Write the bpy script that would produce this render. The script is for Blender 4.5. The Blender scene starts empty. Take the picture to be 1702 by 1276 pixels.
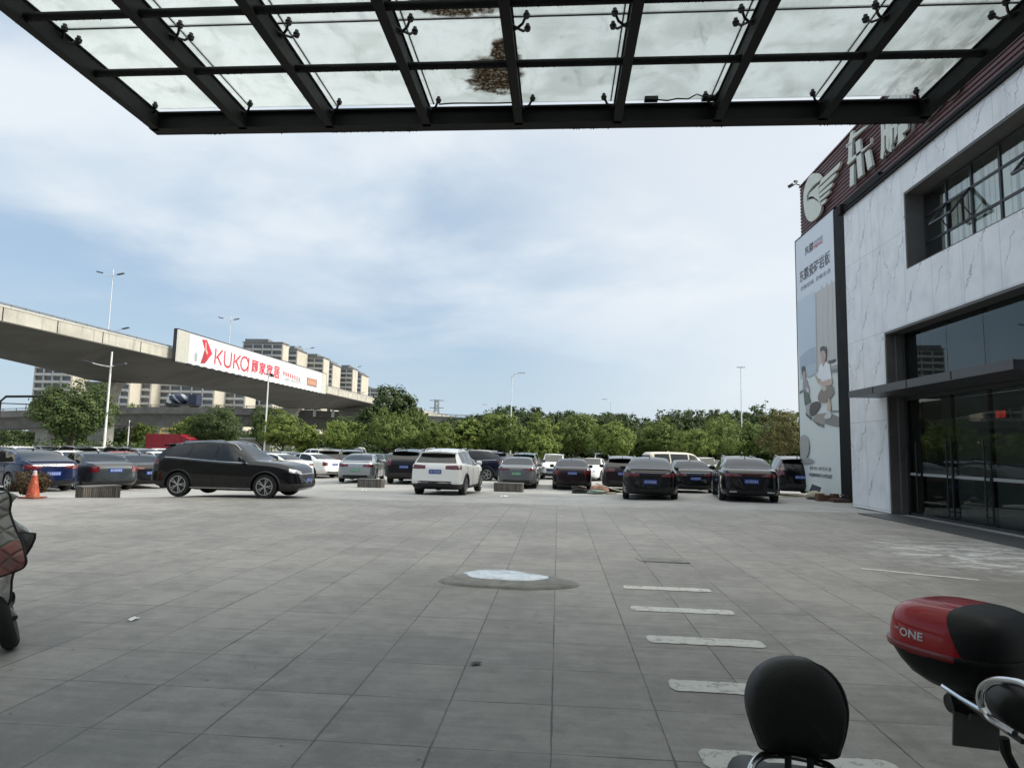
import bpy, bmesh, math, random
from mathutils import Vector, Matrix, noise as mnoise
from mathutils.bvhtree import BVHTree
R=math.radians; PI=math.pi
scene=bpy.context.scene
C=scene.collection
# ------------------------------------------------------------------ camera
EYE=1.5
YAW,PITCH,ROLL=R(4.252),R(5.769),R(1.25)
FPX=1062.0
CAM_ROT=Matrix.Rotation(YAW,3,'Z')@Matrix.Rotation(PI/2+PITCH,3,'X')@Matrix.Rotation(ROLL,3,'Z')
cd=bpy.data.cameras.new('camera'); cam=bpy.data.objects.new('camera',cd); C.objects.link(cam)
cam.matrix_world=Matrix.Translation((0,0,EYE))@CAM_ROT.to_4x4()
cd.sensor_fit='HORIZONTAL'; cd.sensor_width=36; cd.lens=36*FPX/1702; cd.clip_start=.02; cd.clip_end=8000
scene.camera=cam
def ray(px,py): return CAM_ROT@Vector((px-851,-(py-638),-FPX))
def atX(px,py,X):
    d=ray(px,py); return Vector((0,0,EYE))+d*(X/d.x)
def atY(px,py,Y):
    d=ray(px,py); return Vector((0,0,EYE))+d*(Y/d.y)
# ------------------------------------------------------------------ light and sky
SUN_DIR=Vector((0.93,0.10,0.62)).normalized()      # towards the sun
SUN_EL=math.asin(SUN_DIR.z); SUN_ROT=math.atan2(SUN_DIR.x,SUN_DIR.y)
sd=bpy.data.lights.new('sun','SUN'); so=bpy.data.objects.new('sun',sd); C.objects.link(so)
sd.energy=2.2; sd.angle=R(8); sd.color=(1,.94,.84)
so.rotation_euler=SUN_DIR.to_track_quat('Z','Y').to_euler(); so.location=(30,0,40)
w=bpy.data.worlds.new('World'); scene.world=w; w.use_nodes=True
nt=w.node_tree; nt.nodes.clear()
def wn(t,**k):
    n=nt.nodes.new(t)
    for a,b in k.items(): setattr(n,a,b)
    return n
def wl(a,b): nt.links.new(a,b)
def wmath(op,a,b=None,clamp=False):
    n=wn('ShaderNodeMath',operation=op,use_clamp=clamp)
    for i,v in enumerate((a,b)):
        if v is None: continue
        if isinstance(v,(int,float)): n.inputs[i].default_value=v
        else: wl(v,n.inputs[i])
    return n.outputs[0]
out=wn('ShaderNodeOutputWorld'); bg=wn('ShaderNodeBackground'); wl(bg.outputs[0],out.inputs[0])
sky=wn('ShaderNodeTexSky',sky_type='NISHITA'); sky.sun_disc=False
sky.sun_elevation=SUN_EL; sky.sun_rotation=SUN_ROT; sky.dust_density=2.0; sky.air_density=1.0; sky.ozone_density=1.5
bg.inputs['Strength'].default_value=.11
tc=wn('ShaderNodeTexCoord'); sep=wn('ShaderNodeSeparateXYZ'); wl(tc.outputs['Generated'],sep.inputs[0])
zc=wmath('MAXIMUM',sep.outputs[2],0.0)
den=wmath('ADD',zc,.16)
cmb=wn('ShaderNodeCombineXYZ'); wl(wmath('DIVIDE',sep.outputs[0],den),cmb.inputs[0]); wl(wmath('DIVIDE',sep.outputs[1],den),cmb.inputs[1])
mp=wn('ShaderNodeMapping'); wl(cmb.outputs[0],mp.inputs[0]); mp.inputs['Location'].default_value=(6.025,.62,7.79); mp.inputs['Rotation'].default_value=(0,0,R(-25)); mp.inputs['Scale'].default_value=(.95,1.1,1)
def wnoise(scale,detail,rough,dist):
    n=wn('ShaderNodeTexNoise'); wl(mp.outputs[0],n.inputs['Vector'])
    n.inputs['Scale'].default_value=scale; n.inputs['Detail'].default_value=detail; n.inputs['Roughness'].default_value=rough; n.inputs['Distortion'].default_value=dist
    return n.outputs['Fac']
def wrange(v,a,b,c,d,smooth=True):
    n=wn('ShaderNodeMapRange'); n.interpolation_type='SMOOTHSTEP' if smooth else 'LINEAR'
    wl(v,n.inputs[0])
    for i,x in enumerate((a,b,c,d)): n.inputs[i+1].default_value=x
    return n.outputs[0]
n1=wnoise(.95,10,.52,.3); n2=wnoise(1.7,5,.5,.1); n3=wnoise(.55,2,.5,0)
mask=wmath('ADD',wmath('MULTIPLY',n1,.75),wmath('MULTIPLY',n3,.35))
cl=wrange(mask,.47,.66,0,1)
cl=wmath('MULTIPLY',cl,wrange(zc,.05,.34,.06,1))
def wmix(f,a,b):
    n=wn('ShaderNodeMix',data_type='RGBA')
    if isinstance(f,(int,float)): n.inputs[0].default_value=f
    else: wl(f,n.inputs[0])
    for i,v in ((6,a),(7,b)):
        if isinstance(v,tuple): n.inputs[i].default_value=v+(1,)
        else: wl(v,n.inputs[i])
    return n.outputs[2]
# thin veil over the whole sky, then the clouds, with grey-blue and bright parts
veil=wmix(.62,sky.outputs[0],(3.25,4.45,5.75))
hz=wmath('POWER',wmath('SUBTRACT',1.0,zc),9.0)
veil=wmix(wmath('MULTIPLY',hz,.75),veil,(4.5,5.4,6.1))
ccol=wmix(wrange(n2,.34,.62,0,1),(4.7,5.4,6.1),(6.0,6.4,6.75))
col=wmix(wmath('MULTIPLY',cl,.9),veil,ccol)
# the overcast is brightest overhead and round the veiled sun
sunv=wn('ShaderNodeVectorMath',operation='DOT_PRODUCT'); wl(tc.outputs['Generated'],sunv.inputs[0]); sunv.inputs[1].default_value=SUN_DIR
col=wmix(wmath('MULTIPLY',wrange(sunv.outputs['Value'],.02,.50,0,1),.62),col,(6.8,6.95,7.0))
glow=wmath('ADD',wrange(zc,.64,.97,0,1.95),wrange(sunv.outputs['Value'],.72,1.0,0,2.2))
warm=wn('ShaderNodeMix',data_type='RGBA',blend_type='MULTIPLY'); warm.inputs[0].default_value=1; wl(col,warm.inputs[6])
gc=wn('ShaderNodeCombineXYZ'); wl(wmath('ADD',1.0,wmath('MULTIPLY',glow,1.08)),gc.inputs[0]); wl(wmath('ADD',1.0,wmath('MULTIPLY',glow,.98)),gc.inputs[1]); wl(wmath('ADD',1.0,wmath('MULTIPLY',glow,.80)),gc.inputs[2]); wl(gc.outputs[0],warm.inputs[7]); col=warm.outputs[2]
wl(col,bg.inputs['Color'])
scene.view_settings.view_transform='Standard'; scene.view_settings.look='None'
scene.view_settings.exposure=0.40; scene.view_settings.gamma=1.0; scene.view_settings.use_curve_mapping=False
scene.cycles.max_bounces=6; scene.cycles.transparent_max_bounces=12
rng=random.Random(7)
# ------------------------------------------------------------------ object helpers
def prop(o,label=None,cat=None,group=None,kind=None):
    if label: o['label']=label
    if cat: o['category']=cat
    if group: o['group']=group
    if kind: o['kind']=kind
    return o
def thing(name,label,cat,loc=(0,0,0),rz=0,group=None,rot=None):
    o=bpy.data.objects.new(name,None); C.objects.link(o); o.empty_display_size=.2
    o.location=loc; o.rotation_euler=rot if rot else (0,0,rz)
    return prop(o,label,cat,group)
def link(name,me,parent=None,loc=None,rot=None,label=None):
    o=bpy.data.objects.new(name,me); C.objects.link(o)
    if parent: o.parent=parent
    if loc is not None: o.location=loc
    if rot is not None: o.rotation_euler=rot
    if label: o['label']=label
    return o
class MB:
    def __init__(s): s.v=[]; s.f=[]; s.m=[]; s.mi=0
    def mat(s,i): s.mi=i; return s
    def add(s,vs,fs):
        b=len(s.v); s.v+= [tuple(x) for x in vs]; s.f+=[tuple(b+i for i in f) for f in fs]; s.m+=[s.mi]*len(fs); return s
    def box(s,x0,x1,y0,y1,z0,z1):
        vs=[(x,y,z) for z in (z0,z1) for y in (y0,y1) for x in (x0,x1)]
        return s.add(vs,[(0,2,3,1),(4,5,7,6),(0,1,5,4),(2,6,7,3),(0,4,6,2),(1,3,7,5)])
    def obox(s,M,sx,sy,sz):
        vs=[M@Vector((x,y,z)) for z in (-sz/2,sz/2) for y in (-sy/2,sy/2) for x in (-sx/2,sx/2)]
        return s.add(vs,[(0,2,3,1),(4,5,7,6),(0,1,5,4),(2,6,7,3),(0,4,6,2),(1,3,7,5)])
    def bar(s,a,b,wx,wz,up=(0,0,1)):
        a=Vector(a);b=Vector(b);d=(b-a);L=d.length;d.normalize();u=Vector(up)
        x=d.cross(u)
        if x.length<1e-4: x=d.cross(Vector((1,0,0)))
        x.normalize(); z=x.cross(d)
        M=Matrix((x,d,z)).transposed().to_4x4(); M.translation=(a+b)/2
        return s.obox(M,wx,L,wz)
    def tube(s,pts,r,n=8,cap=True):
        pts=[Vector(p) for p in pts]; rs=r if isinstance(r,(list,tuple)) else [r]*len(pts)
        vs=[];ref=None
        for i,p in enumerate(pts):
            d=(pts[min(i+1,len(pts)-1)]-pts[max(i-1,0)]).normalized()
            if ref is None: ref=d.orthogonal().normalized()
            ref=(ref-d*ref.dot(d)).normalized(); q=d.cross(ref)
            vs+=[p+(ref*math.cos(2*PI*k/n)+q*math.sin(2*PI*k/n))*rs[i] for k in range(n)]
        fs=[(i*n+k,i*n+(k+1)%n,(i+1)*n+(k+1)%n,(i+1)*n+k) for i in range(len(pts)-1) for k in range(n)]
        if cap: fs+=[tuple(reversed(range(n))),tuple((len(pts)-1)*n+k for k in range(n))]
        return s.add(vs,fs)
    def lathe(s,prof,n=16,M=None,close=True):
        # prof: (r,z) list, axis local z
        M=M or Matrix.Identity(4); vs=[]
        for r,z in prof: vs+=[M@Vector((r*math.cos(2*PI*k/n),r*math.sin(2*PI*k/n),z)) for k in range(n)]
        fs=[(i*n+k,i*n+(k+1)%n,(i+1)*n+(k+1)%n,(i+1)*n+k) for i in range(len(prof)-1) for k in range(n)]
        if close: fs+=[tuple(reversed(range(n))),tuple((len(prof)-1)*n+k for k in range(n))]
        return s.add(vs,fs)
    def prism(s,poly,M,depth):
        n=len(poly); vs=[M@Vector((x,y,0)) for x,y in poly]+[M@Vector((x,y,depth)) for x,y in poly]
        fs=[tuple(reversed(range(n))),tuple(n+i for i in range(n))]+[(i,(i+1)%n,n+(i+1)%n,n+i) for i in range(n)]
        return s.add(vs,fs)
    def grid(s,fn,nu,nv):
        vs=[fn(i/nu,j/nv) for j in range(nv+1) for i in range(nu+1)]
        fs=[(j*(nu+1)+i,j*(nu+1)+i+1,(j+1)*(nu+1)+i+1,(j+1)*(nu+1)+i) for j in range(nv) for i in range(nu)]
        return s.add(vs,fs)
    def mesh(s,name,mats,smooth=False,fix=True):
        me=bpy.data.meshes.new(name); me.from_pydata(s.v,[],s.f)
        for m in (mats if isinstance(mats,(list,tuple)) else [mats]): me.materials.append(m)
        me.polygons.foreach_set('material_index',s.m)
        if fix:
            bm=bmesh.new(); bm.from_mesh(me); bmesh.ops.recalc_face_normals(bm,faces=bm.faces); bm.to_mesh(me); bm.free()
        if smooth:
            me.polygons.foreach_set('use_smooth',[True]*len(me.polygons)); me.set_sharp_from_angle(angle=R(40))
        me.update(); return me
    def build(s,name,mats,parent=None,smooth=False,loc=None,rot=None,label=None,fix=True):
        return link(name,s.mesh(name,mats,smooth,fix),parent,loc,rot,label)
def Tm(x=0,y=0,z=0): return Matrix.Translation((x,y,z))
def Rm(a,ax): return Matrix.Rotation(a,4,ax)
# ------------------------------------------------------------------ material helpers
class NT:
    def __init__(s,name):
        s.m=bpy.data.materials.new(name); s.m.use_nodes=True; s.t=s.m.node_tree; s.b=s.t.nodes['Principled BSDF']; s.out=s.t.nodes['Material Output']
    def n(s,t,**k):
        x=s.t.nodes.new(t)
        for a,b in k.items(): setattr(x,a,b)
        return x
    def l(s,a,b): s.t.links.new(a,b)
    def put(s,i,v):
        if isinstance(v,bpy.types.NodeSocket): s.l(v,i)
        elif isinstance(v,tuple) and len(v)==3 and i.type=='RGBA': i.default_value=v+(1,)
        else: i.default_value=v
    def math(s,op,a,b=0.0,clamp=False):
        x=s.n('ShaderNodeMath',operation=op,use_clamp=clamp); s.put(x.inputs[0],a); s.put(x.inputs[1],b); return x.outputs[0]
    def mix(s,f,a,b,mode='MIX'):
        x=s.n('ShaderNodeMix',data_type='RGBA',blend_type=mode); s.put(x.inputs[0],f); s.put(x.inputs[6],a); s.put(x.inputs[7],b); return x.outputs[2]
    def noise(s,vec,scale,detail=4,rough=.55,dist=0,out='Fac'):
        x=s.n('ShaderNodeTexNoise'); s.l(vec,x.inputs['Vector']); x.inputs['Scale'].default_value=scale; x.inputs['Detail'].default_value=detail; x.inputs['Roughness'].default_value=rough; x.inputs['Distortion'].default_value=dist
        return x.outputs[out]
    def ramp(s,v,a,b,lo=0.0,hi=1.0,smooth=True):
        x=s.n('ShaderNodeMapRange'); x.interpolation_type='SMOOTHSTEP' if smooth else 'LINEAR'; s.put(x.inputs[0],v)
        for i,q in enumerate((a,b,lo,hi)): x.inputs[i+1].default_value=q
        return x.outputs[0]
    def obj(s): return s.n('ShaderNodeTexCoord').outputs['Object']
    def pos(s): return s.n('ShaderNodeNewGeometry').outputs['Position']
    def xyz(s,v):
        x=s.n('ShaderNodeSeparateXYZ'); s.l(v,x.inputs[0]); return x.outputs
    def vec(s,a,b,c):
        x=s.n('ShaderNodeCombineXYZ')
        for i,q in enumerate((a,b,c)): s.put(x.inputs[i],q)
        return x.outputs[0]
    def scale(s,v,sc):
        x=s.n('ShaderNodeMapping'); s.l(v,x.inputs[0]); x.inputs['Scale'].default_value=sc; return x.outputs[0]
    def base(s,c): s.put(s.b.inputs['Base Color'],c); return s
    def set(s,**k):
        for a,v in k.items(): s.put(s.b.inputs[a.replace('_',' ')],v)
        return s
    def bump(s,h,strength=.3,dist=.02):
        x=s.n('ShaderNodeBump'); x.inputs['Strength'].default_value=strength; x.inputs['Distance'].default_value=dist; s.l(h,x.inputs['Height']); s.l(x.outputs[0],s.b.inputs['Normal']); return s
def pm(name,c,rough=.5,metal=0.0,var=.12,scale=6.0,bump=0.0,coat=0.0,spec=None,use_pos=False):
    k=NT(name); v=k.pos() if use_pos else k.obj()
    n=k.noise(v,scale,5,.6)
    f=k.ramp(n,.3,.7,1-var,1+var,False)
    k.base(k.mix(1.0,c,k.vec(f,f,f),'MULTIPLY'))
    k.set(Roughness=k.ramp(n,.3,.7,max(0,rough-.05),min(1,rough+.07),False),Metallic=metal)
    if coat: k.set(Coat_Weight=coat,Coat_Roughness=.04)
    if spec is not None: k.b.inputs['Specular IOR Level'].default_value=spec
    if bump: k.bump(k.noise(v,scale*6,4,.6),bump,.01)
    return k.m
MT={}
MT['steel']=pm('canopy_steel',(.010,.012,.011),.6,.0,.35,3,.1,spec=.2,use_pos=True)
MT['black']=pm('black_metal',(.012,.012,.013),.4,0,.2,5)
MT['rubber']=pm('tyre_rubber',(.018,.018,.018),.85,0,.2,8)
MT['chrome']=pm('chrome',(.72,.73,.74),.12,1,.05,4)
MT['alloy']=pm('alloy_rim',(.52,.53,.55),.28,.9,.1,4)
MT['darkplastic']=pm('dark_plastic',(.02,.02,.021),.6,0,.2,9)
MT['white']=pm('white_paint_metal',(.72,.73,.72),.45,0,.08,3)
MT['pole']=pm('galvanised_pole',(.60,.62,.63),.45,.2,.1,2)
MT['concrete']=pm('concrete',(.30,.295,.27),.85,0,.22,1.2,.3,use_pos=True)
MT['red']=pm('red_plastic',(.34,.007,.011),.36,0,.08,4,coat=.55,spec=.15)
MT['blackgloss']=pm('black_gloss_plastic',(.007,.007,.008),.40,0,.15,6,spec=.3)
# ------------------------------------------------------------------ the setting: ground and paving
def ss(a,b,x):
    t=min(1,max(0,(x-a)/(b-a))); return t*t*(3-2*t)
def gz(X,Y):
    k=.34*ss(15,30,Y)+.2*ss(30,52,Y)
    k*=1-.6*ss(1,6,X)*(1-ss(24,34,Y))
    k+=.22*(1-ss(-14,-9,X))*ss(15,19,Y)*(1-ss(28,45,Y))
    return -k
def sheet(name,xs,ys,off,m,kind='structure'):
    b=MB(); n=len(xs)
    vs=[(x,y,gz(x,y)+off) for y in ys for x in xs]
    fs=[(j*n+i,j*n+i+1,(j+1)*n+i+1,(j+1)*n+i) for j in range(len(ys)-1) for i in range(n-1)]
    b.add(vs,fs); o=b.build(name,m,fix=False); o['kind']=kind; return o
def grey_ground():
    k=NT('worn_concrete_ground'); p=k.pos()
    a=k.noise(p,.35,6,.6); b=k.noise(p,3.2,6,.65); c=k.noise(p,40,3,.6)
    f=k.math('ADD',k.math('MULTIPLY',a,.5),k.math('ADD',k.math('MULTIPLY',b,.35),k.math('MULTIPLY',c,.2)))
    col=k.mix(k.ramp(f,.36,.68),(.215,.214,.205),(.345,.343,.33))
    stain=k.ramp(k.noise(p,1.1,5,.7,.6),.60,.72)
    col=k.mix(k.math('MULTIPLY',stain,.45),col,(.10,.098,.092))
    k.base(col).set(Roughness=.8).bump(c,.25,.01); return k.m
def tile_ground():
    k=NT('paving_tiles'); p=k.pos(); x,y,z=k.xyz(p)
    wob=k.math('MULTIPLY',k.math('SUBTRACT',k.noise(p,5.0,3,.6),.5),.012)
    u=k.math('DIVIDE',k.math('ADD',k.math('ADD',x,.015+60.0),wob),.6)
    v=k.math('DIVIDE',k.math('ADD',k.math('SUBTRACT',y,3.33-60.8),wob),.608)
    fu=k.math('FRACT',u); fv=k.math('FRACT',v)
    iu=k.math('FLOOR',u); iv=k.math('FLOOR',v)
    wn_=k.n('ShaderNodeTexWhiteNoise',noise_dimensions='2D'); k.l(k.vec(iu,iv,0.0),wn_.inputs['Vector']); rnd=wn_.outputs['Value']
    du=k.math('MULTIPLY',k.math('SUBTRACT',.5,k.math('ABSOLUTE',k.math('SUBTRACT',fu,.5))),.6)
    dv=k.math('MULTIPLY',k.math('SUBTRACT',.5,k.math('ABSOLUTE',k.math('SUBTRACT',fv,.5))),.608)
    wid=k.ramp(k.noise(p,1.7,4,.7),.35,.7,.0018,.0078,False)
    # the joints along the walking direction are opened wider and dirtier than the cross joints
    gu=k.math('SUBTRACT',1.0,k.ramp(k.math('DIVIDE',du,wid),.7,1.5)); gv=k.math('SUBTRACT',1.0,k.ramp(k.math('DIVIDE',dv,k.math('MULTIPLY',wid,.75)),.7,1.5))
    g=k.math('MAXIMUM',gu,gv)
    a=k.noise(p,.45,5,.6); b=k.noise(p,4.5,6,.68,.4); c=k.noise(p,55,3,.6)
    str_=k.noise(k.scale(p,(1.0,7.0,1.0)),2.0,5,.65)
    f=k.math('ADD',k.math('MULTIPLY',a,.42),k.math('ADD',k.math('MULTIPLY',b,.33),k.math('MULTIPLY',str_,.25)))
    f=k.math('ADD',f,k.math('MULTIPLY',k.math('SUBTRACT',rnd,.5),.05))
    col=k.mix(k.ramp(f,.38,.61),(.160,.153,.142),(.285,.274,.255))
    # scuffs, oil spots, pale scratches
    oil=k.ramp(k.noise(p,2.3,3,.5,.3),.69,.76); col=k.mix(k.math('MULTIPLY',oil,.45),col,(.11,.106,.098))
    spots=k.ramp(k.noise(p,13.0,2,.5),.735,.78); col=k.mix(k.math('MULTIPLY',spots,.7),col,(.075,.074,.072))
    scr=k.ramp(k.noise(k.scale(p,(2.5,11,1)),1.3,6,.75,.6),.66,.76); col=k.mix(k.math('MULTIPLY',scr,.5),col,(.56,.56,.54))
    big=k.ramp(k.noise(p,.28,5,.65,.8),.48,.66); col=k.mix(k.math('MULTIPLY',big,.32),col,(.16,.152,.138))
    trk=k.ramp(k.noise(k.scale(p,(.35,3.2,1)),.8,5,.7,1.5),.58,.68); col=k.mix(k.math('MULTIPLY',trk,.25),col,(.14,.135,.125))
    grain=k.noise(p,90,3,.7); col=k.mix(1.0,col,k.vec(*[k.ramp(grain,.25,.75,.86,1.12,False)]*3),'MULTIPLY')
    crk=k.math('SUBTRACT',1.0,k.ramp(k.math('ABSOLUTE',k.math('SUBTRACT',k.noise(p,1.15,7,.62,.9),.5)),0.0,.0035)); crk=k.math('MULTIPLY',crk,k.ramp(k.noise(p,.55,3,.6),.55,.66)); col=k.mix(k.math('MULTIPLY',crk,.7),col,(.07,.067,.06))
    drip=k.ramp(k.noise(p,5.5,3,.55,.2),.68,.76); col=k.mix(k.math('MULTIPLY',drip,.45),col,(.085,.08,.072))
    # white dust trodden out from the shop doors
    dx=k.math('DIVIDE',k.math('SUBTRACT',x,6.6),2.0); dy=k.math('DIVIDE',k.math('SUBTRACT',y,10.6),2.5)
    rad=k.math('SQRT',k.math('ADD',k.math('MULTIPLY',dx,dx),k.math('MULTIPLY',dy,dy)))
    dust=k.math('MULTIPLY',k.ramp(rad,.25,1.15,1.0,0.0),k.ramp(k.noise(k.scale(p,(1,1.6,1)),2.4,7,.72,.8),.42,.66))
    col=k.mix(k.math('MULTIPLY',dust,.6),col,(.72,.74,.74))
    col=k.mix(k.math('MULTIPLY',g,k.ramp(k.noise(p,.9,4,.7),.3,.6,.35,.92)),col,(.045,.043,.040))
    k.base(col).set(Roughness=k.ramp(f,.3,.7,.55,.78,False))
    h=k.math('SUBTRACT',k.math('ADD',k.math('MULTIPLY',rnd,.12),k.math('MULTIPLY',c,.10)),g); k.bump(h,.35,.006); return k.m
MT['lot']=grey_ground(); MT['tiles']=tile_ground()
xs=[-3000,-800,-300,-120,-80]+list(range(-60,41))+[60,100,300,800,3000]
ys=[-3000,-500,-100,-40]+list(range(-20,71))+[90,130,200,400,1000,4000]
sheet('ground',xs,ys,0,MT['lot'])
sheet('paving',list(range(-24,10)),list(range(-4,19)),.006,MT['tiles'])
# worn white parking marks: each its own flat painted shape
def paint_mat():
    k=NT('worn_white_paint'); p=k.pos()
    f=k.ramp(k.noise(p,13,6,.75,.5),.36,.50); k.base(k.mix(f,(.26,.255,.24),(.52,.52,.49))).set(Roughness=.7); return k.m
MT['paint']=paint_mat()
marks=[(.74,1.68,7.32,.17,'farthest of the white parking dashes, beyond the others towards the cement patch'),
 (.715,1.67,6.365,.18,'second farthest white parking dash, next to the farthest thin one'),
 (.73,1.64,5.375,.20,'white parking dash third from the camera, level with the red top case'),
 (.735,1.63,4.36,.20,'white parking dash whose right end hides behind the round backrest'),
 (.72,1.66,3.37,.21,'nearest wide white parking dash, at the foot of the round backrest')]
for x0,x1,y,h,lab in marks:
    b=MB(); n=30; top=[];bot=[]
    for i in range(n+1):
        t=i/n; e=math.sin(PI*min(1,max(0,min(t,1-t)/.03))/2)
        top.append((x0+(x1-x0)*t,y+h*.5*(.6+.4*e)+rng.uniform(-.006,.006)-.02*t,.0105)); bot.append((x0+(x1-x0)*t,y-h*.5*(.6+.4*e)+rng.uniform(-.006,.006)-.02*t,.0105))
    b.add(bot+top,[(i,i+1,n+2+i,n+1+i) for i in range(n)])
    prop(b.build('parking_mark',MT['paint'],fix=False),lab,'painted mark','white dashes painted on the paving')
b=MB(); b.add([(4.05,9.02,.0105),(5.2,8.47,.0105),(5.24,8.55,.0105),(4.08,9.11,.0105)],[(0,1,2,3)])
prop(b.build('parking_mark',MT['paint'],fix=False),'long slanting white dash lying in the pale dust at the right','painted mark','white dashes painted on the paving')
# cement patch with a wet pale film
def blob(cx,cy,rx,ry,z0,z1,n=40,seed=1,edge=.15):
    b=MB(); rr=random.Random(seed); ph=[rr.uniform(0,6.28) for _ in range(4)]
    def rad(a): return 1+.10*math.sin(2*a+ph[0])+.06*math.sin(3*a+ph[1])+.03*math.sin(5*a+ph[2])
    rings=[(1.0,z0),(1-edge*.4,z0+(z1-z0)*.7),(1-edge,z1),(.5,z1+.002),(.0,z1+.003)]
    vs=[]
    for q,z in rings: vs+=[(cx+rx*q*rad(2*PI*k/n)*math.cos(2*PI*k/n),cy+ry*q*rad(2*PI*k/n)*math.sin(2*PI*k/n),z) for k in range(n)]
    fs=[(i*n+k,i*n+(k+1)%n,(i+1)*n+(k+1)%n,(i+1)*n+k) for i in range(len(rings)-1) for k in range(n)]
    return b.add(vs,fs)
k=NT('dark_cement'); k.base(k.mix(k.ramp(k.noise(k.pos(),7,5,.6),.3,.7),(.13,.13,.118),(.20,.20,.182))).set(Roughness=.8).bump(k.noise(k.pos(),60,3),.3,.004); MT['cement']=k.m
k=NT('wet_pale_film'); k.base(k.mix(k.ramp(k.noise(k.pos(),5,6,.7,.7),.35,.62),(.40,.43,.46),(.62,.66,.70))).set(Roughness=.16); MT['palefilm']=k.m  # mottled pale blue-grey colour with a smooth surface
t=thing('cement_patch','dark cement patch with a pale wet film, raised on the paving tiles','cement patch',(0,0,0))
blob(-.53,7.38,.71,.46,.004,.035,seed=3,edge=.10).build('mound',MT['cement'],t,smooth=True)
blob(-.60,7.60,.50,.33,.026,.042,seed=9,edge=.2).build('wet_film',MT['palefilm'],t,smooth=True)
b=MB(); b.bar((1.17,9.03,.01),(1.80,9.0,.012),.03,.012); b.bar((1.17,9.03,.008),(1.1,9.28,.008),.02,.008); b.box(1.2,1.74,9.03,9.34,.0055,.009)
prop(b.build('drain_cover',[MT['cement']]),'thin dark-edged drain cover let into the paving, right of the cement patch','drain cover')
def litter(x,y,s,m,lab,cat='litter'):
    b=MB(); rr=random.Random(int(x*100)); n=5
    b.grid(lambda u,v:(s*(u-.5)*1.4,s*(v-.5),s*.25*rr.random()+.004),4,3)
    z=gz(x,y)+.006
    prop(b.build('paper_scrap',m,loc=(x,y,z),rot=(0,0,rr.uniform(0,3)),fix=False),lab,cat,'scraps of litter on the ground')
k=NT('paper'); k.base((.72,.72,.70)).set(Roughness=.8); MT['paper']=k.m
litter(-3.53,5.28,.06,MT['paper'],'white paper scrap alone on the near left tiles')
litter(-.55,4.58,.05,MT['darkplastic'],'dark scrap on the near tiles below the cement patch')
litter(-1.81,22.2,.2,MT['paper'],'crumpled white paper in front of the grey sedan beside the concrete block')
litter(-7.4,24.3,.14,MT['paper'],'white scrap in front of the silver car and its concrete block')
litter(.85,27.4,.25,MT['paper'],'white scrap between the grey sedan and the dark maroon sedan')
# ------------------------------------------------------------------ lettering
def text_mesh(body,name,mats,ext=0.0,bold=0.0,shear=0.0):
    cu=bpy.data.curves.new('lettering','FONT'); cu.body=body; cu.size=1; cu.extrude=ext; cu.offset=bold; cu.shear=shear; cu.resolution_u=3
    o=bpy.data.objects.new('lettering',cu); C.objects.link(o)
    dg=bpy.context.evaluated_depsgraph_get(); me=bpy.data.meshes.new_from_object(o.evaluated_get(dg))
    bpy.data.objects.remove(o); bpy.data.curves.remove(cu)
    me.materials.clear()
    for m in mats: me.materials.append(m)
    me.name=name; return me
def fit(me,w,h):   # scale so that the ink box is w x h with its lower left at the origin
    xs=[v.co.x for v in me.vertices]; ys=[v.co.y for v in me.vertices]
    x0,y0=min(xs),min(ys); sx=w/(max(xs)-x0); sy=h/(max(ys)-y0)
    for v in me.vertices: v.co.x=(v.co.x-x0)*sx; v.co.y=(v.co.y-y0)*sy
    return me
ROT_W=Matrix(((0,0,-1),(-1,0,0),(0,1,0))).to_euler()   # lettering on a wall that faces -X
ROT_E=Matrix(((0,0,1),(1,0,0),(0,1,0))).to_euler()     # lettering on a face that faces +X
def flat(name,c,rough=.5):
    k=NT(name); k.base(c).set(Roughness=rough); return k.m
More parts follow.
